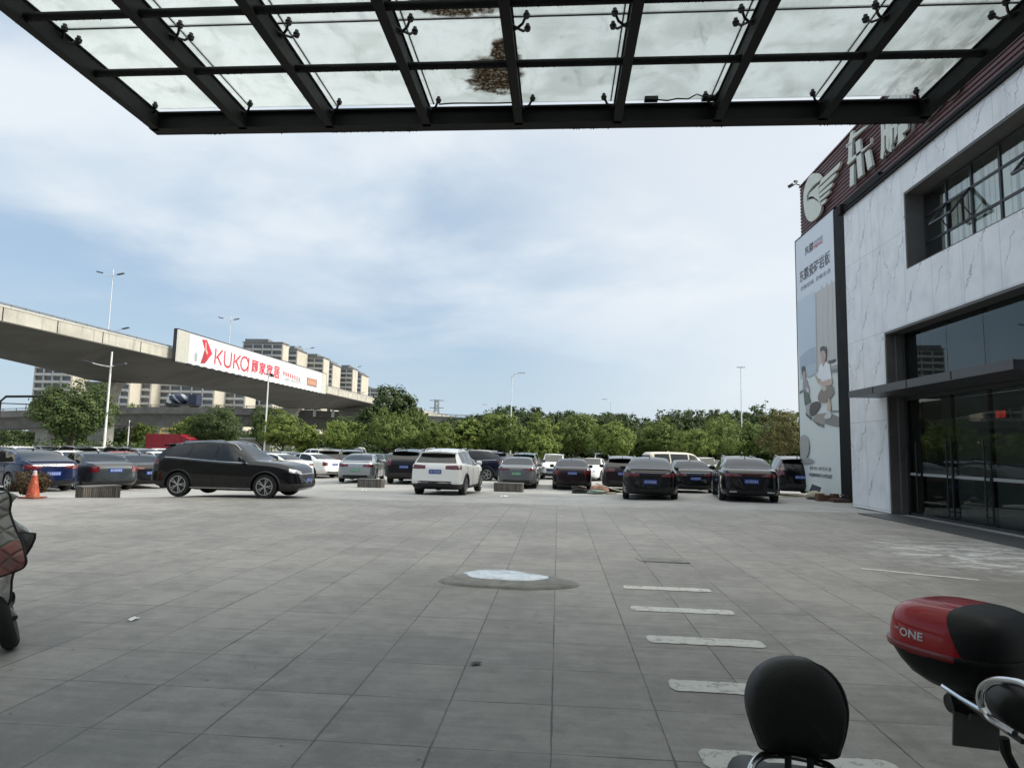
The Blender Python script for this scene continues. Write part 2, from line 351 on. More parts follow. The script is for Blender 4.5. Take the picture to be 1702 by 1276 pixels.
# ------------------------------------------------------------------ the showroom building on the right
def marble():
    k=NT('white_marble_tile'); p=k.pos(); x,y,z=k.xyz(p)
    s=k.math('ADD',x,y)                      # runs round the corner too
    u=k.math('DIVIDE',k.math('SUBTRACT',40.0,s),1.19); v=k.math('DIVIDE',k.math('ADD',z,-.05+2.4),2.42)
    fu=k.math('FRACT',u); fv=k.math('FRACT',v)
    iu=k.math('FLOOR',u)
    j=k.math('MINIMUM',k.math('SUBTRACT',.5,k.math('ABSOLUTE',k.math('SUBTRACT',fu,.5))),k.math('MULTIPLY',k.math('SUBTRACT',.5,k.math('ABSOLUTE',k.math('SUBTRACT',fv,.5))),2.0))
    joint=k.math('SUBTRACT',1.0,k.ramp(j,.002,.006))
    par=k.math('FRACT',k.math('MULTIPLY',iu,.5))
    uu=k.math('ADD',fu,k.math('MULTIPLY',par,2.0))
    loc=k.vec(uu,k.math('MULTIPLY',fv,2.0),0.0)
    wob=k.noise(loc,2.2,5,.6,.3); wob2=k.noise(loc,6.0,4,.6)
    def vein(slope,off,width,gate_s,a,b_):
        d=k.math('SUBTRACT',k.math('ADD',k.math('MULTIPLY',fv,slope),k.math('MULTIPLY',k.math('SUBTRACT',wob,.5),.75)),k.math('ADD',fu,off))
        d=k.math('ABSOLUTE',k.math('ADD',d,k.math('MULTIPLY',k.math('SUBTRACT',wob2,.5),.08)))
        l=k.math('SUBTRACT',1.0,k.ramp(d,0.0,width)); g=k.ramp(k.noise(loc,gate_s,3,.5),a,b_)
        return k.math('MULTIPLY',l,g)
    v1=vein(1.2,.12,.030,1.9,.40,.52); v2=vein(-.6,-.75,.016,2.7,.48,.60); v3=vein(2.6,1.1,.016,2.3,.47,.58)
    vv=k.math('MAXIMUM',k.math('MAXIMUM',v1,k.math('MULTIPLY',v2,.8)),v3)
    cloud=k.ramp(k.noise(loc,1.6,6,.6,.5),.35,.7)
    col=k.mix(cloud,(.79,.795,.815),(.67,.68,.71))
    col=k.mix(k.math('MULTIPLY',vv,.82),col,(.25,.255,.28))
    col=k.mix(k.math('MULTIPLY',joint,.75),col,(.22,.22,.22))
    streak=k.ramp(k.noise(k.scale(p,(1,3.2,.18)),1.6,5,.65),.55,.75); col=k.mix(k.math('MULTIPLY',streak,.3),col,(.36,.36,.34))
    k.base(col).set(Roughness=.22); return k.m
MT['marble']=marble()
MT['reveal']=pm('dark_reveal_stone',(.11,.105,.10),.55,0,.2,2,use_pos=True)
MT['maroon']=pm('maroon_cladding',(.085,.030,.032),.45,0,.25,2.5,use_pos=True)
MT['coping']=pm('black_coping',(.007,.007,.008),.6,0,.2,2,spec=.15,use_pos=True)
MT['bodywall']=pm('grey_render',(.25,.25,.25),.8,0,.15,1,use_pos=True)
MT['letter']=pm('cream_sign_letter',(.60,.62,.56),.45,0,.08,3)
MT['frame']=pm('window_frame_metal',(.045,.047,.05),.4,.3,.1,4)
MT['fascia']=pm('awning_fascia',(.075,.078,.085),.4,.2,.15,2,use_pos=True)
MT['inside']=pm('dim_interior',(.30,.27,.24),.8,0,.2,2)
MT['curtain']=pm('pale_curtain',(.80,.82,.78),.8,0,.08,5)
def glass_mat(name,tint,blend,rough=.01):
    k=NT(name); lw=k.n('ShaderNodeLayerWeight'); lw.inputs['Blend'].default_value=blend
    tr=k.n('ShaderNodeBsdfTransparent'); tr.inputs[0].default_value=tint+(1,)
    gl=k.n('ShaderNodeBsdfGlossy'); gl.inputs[0].default_value=(.9,.95,.95,1); gl.inputs['Roughness'].default_value=rough
    mx=k.n('ShaderNodeMixShader'); k.l(k.math('MULTIPLY',lw.outputs['Fresnel'],k.math('SUBTRACT',1.0,k.n('ShaderNodeNewGeometry').outputs['Backfacing'])),mx.inputs[0]); k.l(tr.outputs[0],mx.inputs[1]); k.l(gl.outputs[0],mx.inputs[2]); k.l(mx.outputs[0],k.out.inputs[0]); return k.m
MT['shopglass']=glass_mat('shop_window_glass',(.52,.58,.57),.42)
MT['doorglass']=glass_mat('door_glass',(.62,.65,.63),.32)
MT['upglass']=glass_mat('office_window_glass',(.93,.97,.95),.70)
X0=8.87
bld=thing('showroom_building','white marble clad showroom at the right edge with glass entrance and maroon sign band','building',(12,12,0))
INV=Tm(-12,-12,0)
def part(b,name,m,parent=None,smooth=False,label=None):
    # geometry is written in world coordinates; hang it under the building
    par=parent or bld; o=b.build(name,m,None,smooth); o.parent=par; o.matrix_parent_inverse=par_world(par).inverted()
    if label: o['label']=label
    return o
def par_world(o):
    M=Matrix.LocRotScale(o.location,o.rotation_euler,o.scale)
    return (par_world(o.parent)@o.matrix_parent_inverse@M) if o.parent else M
b=MB()
b.box(X0,9.4,17.99,20.2,0,4.88); b.box(X0,9.4,-3,20.2,4.88,6.30); b.box(X0,9.4,16.75,20.2,6.30,8.34); b.box(X0,9.4,-3,20.2,8.34,9.08)
b.box(X0,9.4,-3,6,0,4.88); b.box(X0,9.4,-3,4,6.30,8.34)
part(b,'marble_wall',MT['marble'])
b=MB(); b.box(10.2,26,-3,27.0,0,12.75); b.box(9.42,10.18,-3,20.19,4.95,6.2); part(b,'body_wall',MT['bodywall'])
b=MB(); b.box(-34,9.5,-3.9,-3.2,0,12.5); b.box(-34,-33.4,-3.2,-3.0,0,12.5); part(b,'rear_wing_wall',MT['bodywall'])
b=MB(); b.box(8.80,10.1,-3,20.26,9.08,9.17); b.box(8.86,10.1,-3,20.24,9.17,9.33); b.box(8.78,8.86,-3,20.26,9.17,9.22); b.box(8.72,10.1,20.1,20.32,9.06,9.36); part(b,'coping',MT['coping'])
b=MB(); b.box(9.96,10.19,20.2,23.56,0,10.45); b.box(9.30,9.44,20.35,20.52,0,9.06); b.box(9.42,9.97,20.2,20.3,0,9.06); part(b,'black_side_panel',MT['coping'])
# reveals
b=MB(); b.box(X0+.01,9.40,17.935,17.988,0,4.88); b.box(X0+.01,9.40,6.0,17.935,4.82,4.878); b.box(9.1,9.40,17.85,17.93,0,4.8)
part(b,'entrance_reveal',MT['reveal'])
b=MB(); b.box(X0+.01,9.40,16.70,16.748,6.302,8.338); b.box(X0+.01,9.40,4,16.70,8.28,8.338); b.box(X0+.01,9.40,4,16.70,6.302,6.33); part(b,'window_reveal',MT['reveal'])
# corrugated sign band: real ribs
b=MB(); prof=[]; z=9.30; n=0
while z<12.78:
    prof+=[(10.10,z),(10.10,z+.075),(10.135,z+.095),(10.135,z+.120)]; z+=.14
vs=[(x,y,zz) for y in (-3,27.05) for x,zz in prof]; m_=len(prof)
b.add(vs,[(i,i+1,m_+i+1,m_+i) for i in range(m_-1)]); b.box(10.14,10.19,-3,27.05,9.3,12.8); b.box(10.07,10.3,-3,27.08,12.80,12.86)
part(b,'sign_band',MT['maroon'])
def poly_on_west(b,px_pts,X,th,cx=None):
    pts=[atX(px,py,X) for px,py in px_pts]
    poly=[(-p.y,p.z) for p in pts]
    M=Matrix(((0,0,-1,X),(-1,0,0,0),(0,1,0,0),(0,0,0,1)))
    b.prism(poly,M,th)
def curve_pts(ctrl,n=6):
    out=[]; m=len(ctrl)
    for i in range(m):
        p0,p1,p2,p3=[Vector(ctrl[(i+k)%m]) for k in (-1,0,1,2)]
        for j in range(n):
            t=j/n; out.append(tuple(.5*((2*p1)+(-p0+p2)*t+(2*p0-5*p1+4*p2-p3)*t*t+(-p0+3*p1-3*p2+p3)*t**3)))
    return out
# emblem: an eagle head in an oval with five wing feathers (outline measured on the wall plane)
def cz(x,y): return (1320+x/7.09,200+y/7.09)
emb=MB()
def flatten(pts): return [cz(*p) for p in pts]
poly_on_west(emb,flatten(curve_pts([(285,625),(345,690),(255,770),(185,870),(180,960),(190,950),(240,925),(300,960),(348,1020),(320,1120),(230,1195),(165,1130),(138,960),(150,800),(210,660)],4)),10.06,.10)
poly_on_west(emb,flatten([(312,755),(205,860),(188,905),(240,895),(300,935),(330,985),(322,940),(312,850)]),10.05,.08)
for f in ([(345,700),(520,540),(555,505),(572,488),(568,530),(545,575),(500,610),(318,780)],[(320,800),(480,655),(525,620),(515,660),(480,700),(318,855)],[(320,870),(450,760),(487,735),(475,775),(440,808),(322,905)],[(326,925),(420,850),(450,825),(440,860),(410,888),(330,955)],[(335,975),(390,935),(410,925),(395,965),(350,1003)]):
    poly_on_west(emb,flatten(f),10.06,.09)
part(emb,'emblem',MT['letter'])
# the two big characters of the shop sign, strokes as raised letters
s1=MB()
for f in ([(690,150),(720,120),(720,170),(905,45),(880,80),(720,215),(712,265),(640,325),(640,290),(668,270)],
          [(650,300),(712,262),(705,440),(930,270),(930,210),(935,215),(935,275),(660,525),(650,505),(662,470),(668,330)],
          [(750,260),(800,218),(812,330),(835,640),(780,690),(770,560)],[(685,560),(732,518),(730,755),(682,790)],[(860,390),(912,345),(950,530),(895,590)]):
    poly_on_west(s1,flatten(f),10.02,.08)
part(s1,'sign_character',MT['letter'])
me=fit(text_mesh('鹏','sign_character',[MT['letter']],.04,.022),1.86,1.85); o=link('sign_character',me); o.rotation_euler=ROT_W; o.location=(10.04,20.12,10.74); o.parent=bld; o.matrix_parent_inverse=INV
me=fit(text_mesh('瓷','sign_character',[MT['letter']],.04,.022),1.8,1.75); o=link('sign_character',me); o.rotation_euler=ROT_W; o.location=(10.04,17.9,10.74); o.parent=bld; o.matrix_parent_inverse=INV
# upper window: frame, panes, two sashes pushed open
b=MB(); Xw=9.36; zs=[6.33,6.97,7.68,8.28]; yv=[16.70-.945*i for i in range(14)]
for y in yv: b.box(Xw-.03,Xw+.03,y-.03,y+.03,6.33,8.28)
for zz in (6.36,6.97,7.68,8.25): b.box(Xw-.025,Xw+.025,yv[-1],yv[0],zz-.03,zz+.03)
fr=part(b,'window_frame',MT['frame'])
for i in range(13):
    for j in range(3):
        if j==1 and i in (1,4,7): continue
        b=MB(); b.box(Xw-.006,Xw+.006,yv[i+1]+.03,yv[i]-.03,zs[j]+.03,zs[j+1]-.03); part(b,'window_pane',MT['upglass'],fr)
for i in (1,4,7):
    b=MB(); hy=.43; h=.68; ang=R(38)
    M=Tm(Xw-.03,(yv[i]+yv[i+1])/2,7.66)@Rm(-ang+PI,'Y') if False else Tm(Xw-.04,(yv[i]+yv[i+1])/2,7.66)@Rm(ang,'Y')
    b.mat(0)
    for a,c in (((0,-hy,0),(0,-hy,-h)),((0,hy,0),(0,hy,-h)),((0,-hy,0),(0,hy,0)),((0,-hy,-h),(0,hy,-h))): b.bar(M@Vector(a),M@Vector(c),.05,.05)
    b.mat(1); b.obox(M@Tm(0,0,-h/2),.008,2*hy-.04,h-.04)
    b.mat(0); b.bar(M@Vector((0,hy,-h*.55)),(Xw,yv[i]-.04,7.0),.02,.02); b.bar(M@Vector((0,-hy,-h*.55)),(Xw,yv[i+1]+.04,7.0),.02,.02)
    part(b,'open_sash',[MT['frame'],MT['upglass']],fr)
b=MB()
for y in yv[:-1]:
    for q in range(7):
        if rng.random()<.25: continue
        yy=y-.13*q; b.box(9.75+.03*(q%2),9.77+.03*(q%2),yy-.125,yy,6.35,8.25)
part(b,'curtain',MT['curtain'])
b=MB(); b.box(10.05,10.15,3,16.9,6.3,8.35); part(b,'room_wall',MT['inside'])
# entrance: awning, transom lights, doors with long bar handles
b=MB(); b.box(8.06,9.5,11.9,18.36,3.11,3.28); b.mat(1); b.box(8.045,8.058,11.88,18.38,3.10,3.29)
b.mat(0); b.box(8.7,9.5,5.2,11.89,3.02,3.24)
aw=part(b,'awning',[MT['fascia'],MT['fascia']])
for y in (17.0,15.4,13.7):
    b=MB(); b.box(8.038,8.044,y-.012,y+.012,3.11,3.28); part(b,'awning_joint',MT['coping'],aw)
Xg=9.28
ys_=[17.84,17.2,15.9,14.55,13.2,11.9,10.6,9.3,8.0,6.1]
for i in range(len(ys_)-1):
    b=MB(); b.box(Xg,Xg+.012,ys_[i+1]+.008,ys_[i]-.008,3.3,4.81); part(b,'transom_pane',MT['shopglass'])
b=MB()
for y in ys_: b.box(Xg+.015,Xg+.10,y-.02,y+.02,0,4.81)
b.box(Xg-.02,Xg+.09,17.75,17.85,0,4.81); b.box(Xg-.03,Xg+.1,6,17.84,3.0,3.1); b.box(Xg-.02,Xg+.06,6,17.84,0.0,.06); part(b,'door_frame',MT['frame'])
hand={17.2:17.44,15.9:15.98,14.55:15.08,13.2:13.75}
for i in range(len(ys_)-1):
    b=MB(); b.mat(0).box(Xg,Xg+.012,ys_[i+1]+.012,ys_[i]-.012,.06,3.0); b.mat(1).box(Xg-.004,Xg,ys_[i+1]+.06,ys_[i]-.06,1.03,1.10)
    d=part(b,'glass_door',[MT['doorglass'],flat('frosted_strip',(.32,.33,.33))] if i==0 else [MT['doorglass'],bpy.data.materials['frosted_strip']])
    for yy in (ys_[i+1]+.10,ys_[i]-.10)[:1 if i%2 else 2]:
        b=MB(); b.tube([(Xg-.07,yy,.12),(Xg-.07,yy,1.9)],.018,8)
        for zz in (.25,1.1,1.75): b.tube([(Xg-.07,yy,zz),(Xg,yy,zz)],.012,6)
        part(b,'door_handle',MT['black'],d,True)
b=MB(); b.mat(0).box(14.0,14.1,5.5,18,0,4.85); b.box(9.42,14,17.86,17.93,0,4.85); b.box(9.42,14,5.4,5.5,0,4.85); b.box(9.42,14.0,5.5,17.85,4.83,4.93)
b.mat(1).box(9.4,14,5.5,17.86,-.05,.0095)
b.mat(2).box(12.6,13.9,13.2,14.6,0.02,2.1); b.box(12.4,13.9,9.5,12.6,.02,1.05); b.mat(3).box(11.0,11.3,14.75,15.1,.02,.42); b.mat(2).box(11.8,11.95,15.6,15.75,0,4.8); b.mat(3).box(13.9,13.98,15.2,17,1.0,2.6)
part(b,'entrance_hall',[MT['inside'],MT['reveal'],pm('brown_counter',(.10,.06,.04),.5),pm('white_pot',(.45,.46,.45),.5)])
# little red scrolling sign behind the glass: it gives off light
b=MB(); b.mat(0).box(10.02,10.10,15.10,15.47,2.42,2.62)
k=NT('red_led'); k.base((.05,.0,.0)).set(Emission_Color=(1,.10,.06),Emission_Strength=.42); MT['led']=k.m
k=NT('red_led_ground'); k.base((.05,.0,.0)).set(Emission_Color=(.8,.02,.01),Emission_Strength=.12); MT['ledbg']=k.m
b.mat(2).box(10.015,10.02,15.11,15.46,2.43,2.61); b.mat(1); rr=random.Random(3)
for q in range(4):
    y=15.44-.085*q
    for s_ in range(5):
        zz=2.455+.03*s_; l=rr.uniform(.03,.075); b.box(10.009,10.014,y-l,y,zz,zz+.014)
    b.box(10.009,10.014,y-.045,y-.034,2.45,2.59)
part(b,'led_sign',[MT['black'],MT['led'],MT['ledbg']])
t=thing('door_mat','dark stone threshold strip along the foot of the glass entrance','threshold',(8.5,12,0))
b=MB(); b.box(-.66,.33,-6,5.6,.006,.022); b.build('slab',pm('dark_threshold',(.05,.052,.055),.5,0,.2,3),t)
# ------------------------------------------------------------------ tall advertising panel
XP=10.0
pp=[atX(1323.2,400,XP),atX(1333.3,816,XP),atX(1400,829,XP),atX(1389.5,352.5,XP)]
PY0=27.42; PY1=23.60; PZ1=10.55
post=thing('advertising_panel','tall pale advertisement panel picturing a kneeling man and a seated woman','billboard',(XP,25.5,0))
PINV=Tm(XP,25.5,0).inverted()
def ppart(b,name,m,label=None):
    o=b.build(name,m,post); o.matrix_parent_inverse=PINV; return o
k=NT('poster_print'); p=k.pos(); x,y,z=k.xyz(p)
k.base(k.mix(k.ramp(z,5.0,8.0),(.70,.745,.735),(.64,.68,.75))).set(Roughness=.35); MT['poster']=k.m
b=MB(); b.box(XP,XP+.14,PY1,PY0,.05,PZ1); ppart(b,'panel',MT['poster'])
b=MB(); e=.05
b.box(XP-.01,XP+.16,PY0,PY0+e,0,PZ1+e); b.box(XP-.01,XP+.16,PY1-e,PY1,0,PZ1+e); b.box(XP-.01,XP+.16,PY1,PY0,PZ1,PZ1+e); b.box(XP-.01,XP+.16,PY1,PY0,0,.05); ppart(b,'panel_frame',MT['coping'])
def pz(x,y): return (1310+x/5.318,480+y/5.318)
def clampY(p): return (-min(PY0-.02,max(PY1+.02,p.y)),min(PZ1-.02,p.z))
art=MB(); layer=[0]
cols={}
def shape(pts,c,smooth=False):
    layer[0]+=1
    if c not in cols: cols[c]=len(cols)
    if smooth: pts=curve_pts(pts,5)
    art.mat(cols[c]); X=XP-.0012*layer[0]
    P=[clampY(atX(*pz(*q),XP)) for q in pts]
    art.add([(X,-a,z_) for a,z_ in P],[tuple(range(len(P)))])
shape([(70,120),(235,20),(245,760),(108,800)],(.52,.60,.70))
shape([(100,610),(150,560),(200,525),(243,512),(246,660),(104,705)],(.38,.45,.55))
shape([(104,705),(246,655),(249,745),(180,782),(108,805)],(.44,.52,.59))
shape([(235,38),(425,-75),(445,620),(250,745)],(.52,.505,.485))
shape([(243,45),(250,38),(262,735),(252,743)],(.33,.325,.31))
for xx in (290,335,380): shape([(xx,-5-(xx-250)*.55),(xx+9,-10-(xx-250)*.55),(xx+22,640),(xx+13,650)],(.555,.54,.52))
shape([(182,784),(249,746),(250,752),(183,790)],(.24,.26,.28))
shape([(390,715),(446,700),(448,735),(392,745)],(.22,.235,.23)); shape([(388,760),(450,742),(462,1080),(392,1075)],(.62,.67,.64)); shape([(385,1070),(462,1072),(463,1090),(388,1092)],(.24,.25,.235))
shape([(353,638),(425,618),(427,640),(400,655),(368,660)],(.06,.06,.065)); shape([(383,682),(446,662),(447,698),(386,712)],(.40,.38,.36))
shape([(300,1180),(400,1108),(458,1130),(458,1222),(390,1210)],(.24,.23,.22)); shape([(214,1160),(250,1105),(345,1095),(330,1180),(315,1205)],(.33,.305,.275)); shape([(210,1155),(320,1205),(322,1225),(270,1208)],(.14,.14,.15))
shape([(104,910),(130,890),(132,905),(106,930)],(.10,.10,.13))
# woman
shape([(122,700),(135,684),(152,690),(155,720),(150,745),(138,765),(126,750)],(.07,.065,.07),True)
shape([(140,730),(158,735),(160,775),(156,805),(140,810),(134,775)],(.45,.33,.28),True)
shape([(137,812),(165,800),(182,850),(195,915),(170,930),(140,915)],(.30,.29,.33),True); shape([(165,870),(188,880),(192,920),(170,905)],(.55,.57,.62))
shape([(138,890),(185,925),(206,1005),(190,1020),(152,1030)],(.10,.135,.10)); shape([(158,1035),(215,1000),(205,1080),(205,1150),(165,1100)],(.40,.42,.44))
shape([(195,1060),(215,1010),(272,995),(290,1030),(262,1085),(225,1120),(200,1110)],(.085,.065,.07),True); shape([(160,1090),(215,1140),(210,1160),(165,1120)],(.07,.09,.13))
# man
shape([(345,880),(378,890),(370,950),(388,1035),(376,1082),(352,1078),(356,1000)],(.58,.44,.35),True)
shape([(270,950),(300,885),(335,850),(395,855),(416,915),(385,962),(350,975),(348,1002),(285,998)],(.245,.205,.175),True)
shape([(300,870),(325,850),(345,870),(340,895),(318,900)],(.55,.50,.42),True)
shape([(330,1125),(370,1075),(392,1110),(380,1142),(335,1148)],(.62,.64,.62),True)
shape([(280,690),(302,655),(320,690),(340,640),(376,668),(394,790),(386,822),(300,818),(272,790)],(.80,.82,.85))
shape([(300,820),(392,795),(390,848),(310,852),(262,822),(270,806)],(.55,.41,.33),True); shape([(246,760),(270,790),(300,800),(290,815),(258,800)],(.42,.31,.25),True)
shape([(300,552),(342,545),(342,610),(330,660),(318,690),(305,640)],(.46,.345,.285),True)
shape([(292,525),(318,506),(344,522),(343,580),(330,548),(302,550),(298,575)],(.06,.06,.065),True)
# vase at the left edge
shape([(112,1330),(150,1290),(185,1330),(195,1420),(170,1490),(125,1500)],(.38,.37,.36),True); shape([(115,1495),(170,1488),(240,1520),(180,1545),(118,1530)],(.33,.34,.33),True)
ppart(art,'picture',[flat('poster_ink',c,.4) for c in cols])
DARK=flat('poster_text_dark',(.07,.08,.10)); REDT=flat('poster_text_red',(.45,.05,.06)); GREYT=flat('poster_text_grey',(.20,.21,.24))
def poster_text(body,lb,lt,rb,m,bold=.0,rot=0):
    a=atX(*lb,XP); t_=atX(*lt,XP); c=atX(*rb,XP)
    me=fit(text_mesh(body,'lettering',[m],0,bold),a.y-c.y,t_.z-a.z)
    o=link('lettering',me,post); o.matrix_parent_inverse=PINV; o.rotation_euler=ROT_W; o.location=(XP-.006,a.y,(a.z+c.z)/2 if abs(a.z-c.z)<.35 else a.z)
poster_text('东鹏',(1338,426),(1338,411),(1352.4,416),DARK,.02)
poster_text('DONG',(1353.6,406.5),(1353.6,400.5),(1367.4,396.5),GREYT,.015)
poster_text('PENG',(1353.6,413.5),(1353.6,407.5),(1367.4,404),REDT,.02)
poster_text('东鹏瓷砖岩板',(1329.4,470.3),(1330,450),(1380,437.5),DARK,.012)
poster_text('焕新空间  焕新生活',(1331,484),(1331,477),(1380.6,453),GREYT,.01)
poster_text('始于1972  科技艺术人居',(1346.3,780.7),(1346.3,774.6),(1381.7,783),DARK,.015)
poster_text('中国建筑陶瓷行业领军品牌',(1345,792),(1345,785.8),(1383.6,795),DARK,.015)
# camera on the roof edge
t=thing('security_camera','small black security camera on top of the maroon sign band','security camera',(10.05,26.9,12.86))
b=MB(); b.tube([(0,0,0),(-.12,.1,.10),(-.25,.2,.08)],.025,6); b.build('bracket',MT['black'],t,True)
b=MB(); b.bar((-.2,.15,.12),(-.36,.32,.06),.10,.10); b.bar((-.1,.02,.16),(-.24,-.04,.16),.08,.08); b.build('camera_body',MT['black'],t)
# ------------------------------------------------------------------ glass canopy overhead
cano=thing('glass_canopy','dark steel canopy roof with dirty frosted glass panes overhead','canopy',(0,0,5))
CINV=Tm(0,0,-5)
def cpart(b,name,m,parent=None,smooth=False):
    o=b.build(name,m,None,smooth); o.parent=parent or cano; o.matrix_parent_inverse=par_world(o.parent).inverted(); return o
RX=[-4.6,-3.58,-2.58,-1.49,-.48,.58,1.63,2.71,3.73]
YF=6.62
b=MB(); b.box(RX[0]-.06,RX[-1]+.06,YF,YF+.10,5.0,5.20); b.box(RX[0]-.06,RX[-1]+.06,YF-.05,YF,5.0,5.018); b.box(RX[0]-.06,RX[-1]+.06,YF-.05,YF,5.182,5.20); cpart(b,'front_beam',MT['steel'])
for i,x in enumerate(RX):
    b=MB(); b.box(x-.045,x+.045,-3.18,YF-.001,5.0,5.016); b.box(x-.045,x+.045,-3.18,YF-.001,5.184,5.199); b.box(x-.03,x+.03,-3.18,YF-.002,5.016,5.184); cpart(b,'rafter',MT['steel'])
for y in (5.60,4.78,3.6,2.4,1.2,0,-1.2,-2.4):
    for i in range(8):
        b=MB(); b.tube([(RX[i]+.03,y,5.06),(RX[i+1]-.03,y,5.06)],.035,10); cpart(b,'crossbar',MT['steel'],smooth=True)
def canopy_glass():
    k=NT('dirty_canopy_glass'); p=k.pos(); x,y,z=k.xyz(p)
    n=k.noise(p,2.0,6,.65,.4); fine=k.noise(p,70,3,.7); med=k.noise(p,16,5,.7)
    tr=k.n('ShaderNodeBsdfTransparent'); tr.inputs[0].default_value=(.68,.71,.71,1)
    tl=k.n('ShaderNodeBsdfTranslucent'); k.put(tl.inputs[0],k.mix(k.ramp(n,.38,.62),(.72,.745,.745),(.55,.58,.575)))
    mx=k.n('ShaderNodeMixShader'); k.put(mx.inputs[0],k.ramp(k.math('ADD',n,k.math('MULTIPLY',fine,.25)),.40,.85,.42,.72)); k.l(tr.outputs[0],mx.inputs[1]); k.l(tl.outputs[0],mx.inputs[2])
    def rad(cx,cy,rx,ry):
        a=k.math('DIVIDE',k.math('SUBTRACT',x,cx),rx); b_=k.math('DIVIDE',k.math('SUBTRACT',y,cy),ry)
        r=k.math('SQRT',k.math('ADD',k.math('MULTIPLY',a,a),k.math('MULTIPLY',b_,b_)))
        return k.math('ADD',r,k.math('ADD',k.math('MULTIPLY',k.math('SUBTRACT',med,.5),.45),k.math('MULTIPLY',k.math('SUBTRACT',k.noise(p,5.0,4,.6,.5),.5),1.3)))
    r1=k.math('MINIMUM',rad(-.70,6.12,.33,.36),rad(-.55,5.80,.16,.34)); r2=rad(-.9,5.0,.5,.20)
    rmin=k.math('MINIMUM',r1,r2)
    core=k.math('MULTIPLY',k.ramp(rmin,.70,1.0,1,0),k.ramp(k.noise(p,38,4,.8),.30,.52))
    ring=k.math('MULTIPLY',k.math('SUBTRACT',1.0,k.ramp(k.math('ABSOLUTE',k.math('SUBTRACT',rmin,1.25)),0.0,.05)),.22)
    specks=k.math('MULTIPLY',k.ramp(k.noise(p,24,2,.5),.73,.78),.75)
    smear=k.math('MULTIPLY',k.ramp(k.noise(k.scale(p,(1.2,.5,1)),3.0,6,.75,1.2),.54,.72),.42)
    # the right-hand panes are streaked with washed-down grime
    sm2=k.math('MULTIPLY',k.ramp(x,2.9,3.6),k.math('MULTIPLY',k.ramp(k.noise(k.scale(p,(3,.8,1)),3.0,6,.7,1.5),.42,.62),.5))
    dirt=k.math('MAXIMUM',k.math('MAXIMUM',core,ring),k.math('MAXIMUM',specks,k.math('MAXIMUM',smear,sm2)))
    df=k.n('ShaderNodeBsdfTranslucent'); k.put(df.inputs[0],k.mix(core,(.24,.25,.235),(.085,.06,.035)))
    mx2=k.n('ShaderNodeMixShader'); k.l(dirt,mx2.inputs[0]); k.l(mx.outputs[0],mx2.inputs[1]); k.l(df.outputs[0],mx2.inputs[2]); k.l(mx2.outputs[0],k.out.inputs[0]); return k.m
MT['canglass']=canopy_glass()
rows=[(6.60,5.22),(5.20,3.82),(3.80,1.45),(1.43,-.9),(-.92,-3.15)]
for y1,y0 in rows:
    for i in range(8):
        b=MB(); o_=.07 if i<4 else -.07
        x0=RX[i]+(o_ if i>0 else -.04)+.006; x1=RX[i+1]+((.07 if i+1<4 else -.07) if i+1<8 else .04)-.006
        b.box(x0,x1,y0,y1,5.245,5.257); cpart(b,'glass_pane',MT['canglass'])
# black seals in the joints between the panes
b=MB()
for y in (5.21,3.81,1.44): b.box(RX[0],RX[-1],y-.009,y+.009,5.243,5.259)
for i in range(1,8):
    o_=.07 if i<4 else -.07; b.box(RX[i]+o_-.006,RX[i]+o_+.006,-3.1,6.6,5.2435,5.2585)
cpart(b,'glass_seal',MT['darkplastic'])
# spider clamps
def clamp_mb(x,y,front):
    b=MB(); s=1 if x<.2 else -1; c=Vector((x+s*.07 if abs(x)<4 else x,y,5.14))
    b.tube([(x,y,5.12),(c.x,y,5.14)],.014,6)
    for dx in (-1,1):
        for dy in ((-1,) if front else (-1,1)):
            e=Vector((c.x+dx*.085,y+dy*.085,5.20)); b.tube([c,(c.x+dx*.05,y+dy*.05,5.145),e],.012,6)
            b.lathe([(.012,0),(.030,.005),(.030,.018),(.018,.020),(.018,.046)],10,Tm(e.x,e.y,e.z-.012)); b.lathe([(.02,0),(.026,.006),(.026,.014)],8,Tm(e.x,e.y,e.z-.03))
    return b
for x in RX:
    cpart(clamp_mb(x,5.21,False),'glass_clamp',MT['black'],smooth=True); cpart(clamp_mb(x,6.52,True),'glass_clamp',MT['black'],smooth=True)
# crusts of grime hanging from the beams
b=MB(); rr=random.Random(5)
def crust(x,y,z,s):
    n=5; a=rr.uniform(0,6); vs=[(x+s*rr.uniform(.5,1)*math.cos(a+2*PI*k/n),y+s*rr.uniform(.3,.8)*math.sin(a+2*PI*k/n),z+.004) for k in range(n)]+[(x+rr.uniform(-.3,.3)*s,y,z-s*rr.uniform(.4,1.3))]
    b.add(vs,[(k,(k+1)%n,n) for k in range(n)]+[tuple(range(n))])
def cluster_line(fn,n,s0):
    t=0
    while t<1:
        if mnoise.noise(Vector((t*17,s0*91,fn(0).y)))>.02:
            for q in range(2): p=fn(t+rr.uniform(0,.004)); crust(p.x,p.y,p.z,rr.uniform(.35,1)*s0)
        t+=1/n
cluster_line(lambda t:Vector((RX[0]+t*(RX[-1]-RX[0]),YF+.09,5.0)),420,.017)
for y in (5.60,4.78): cluster_line(lambda t:Vector((RX[0]+t*(RX[-1]-RX[0]),y,5.027)),420,.016)
for x in RX: cluster_line(lambda t:Vector((x-.04,3.8+t*2.8,5.0)),120,.012)
cpart(b,'grime',pm('black_grime',(.012,.011,.010),.9))
b=MB(); pts=[(-1.35,6.54,5.21)]+[(-1.35+.8*t/6,6.54,5.215+.004*math.sin(t)) for t in range(1,7)]; b.tube(pts,.008,6); cpart(b,'cable',MT['black'],smooth=True)
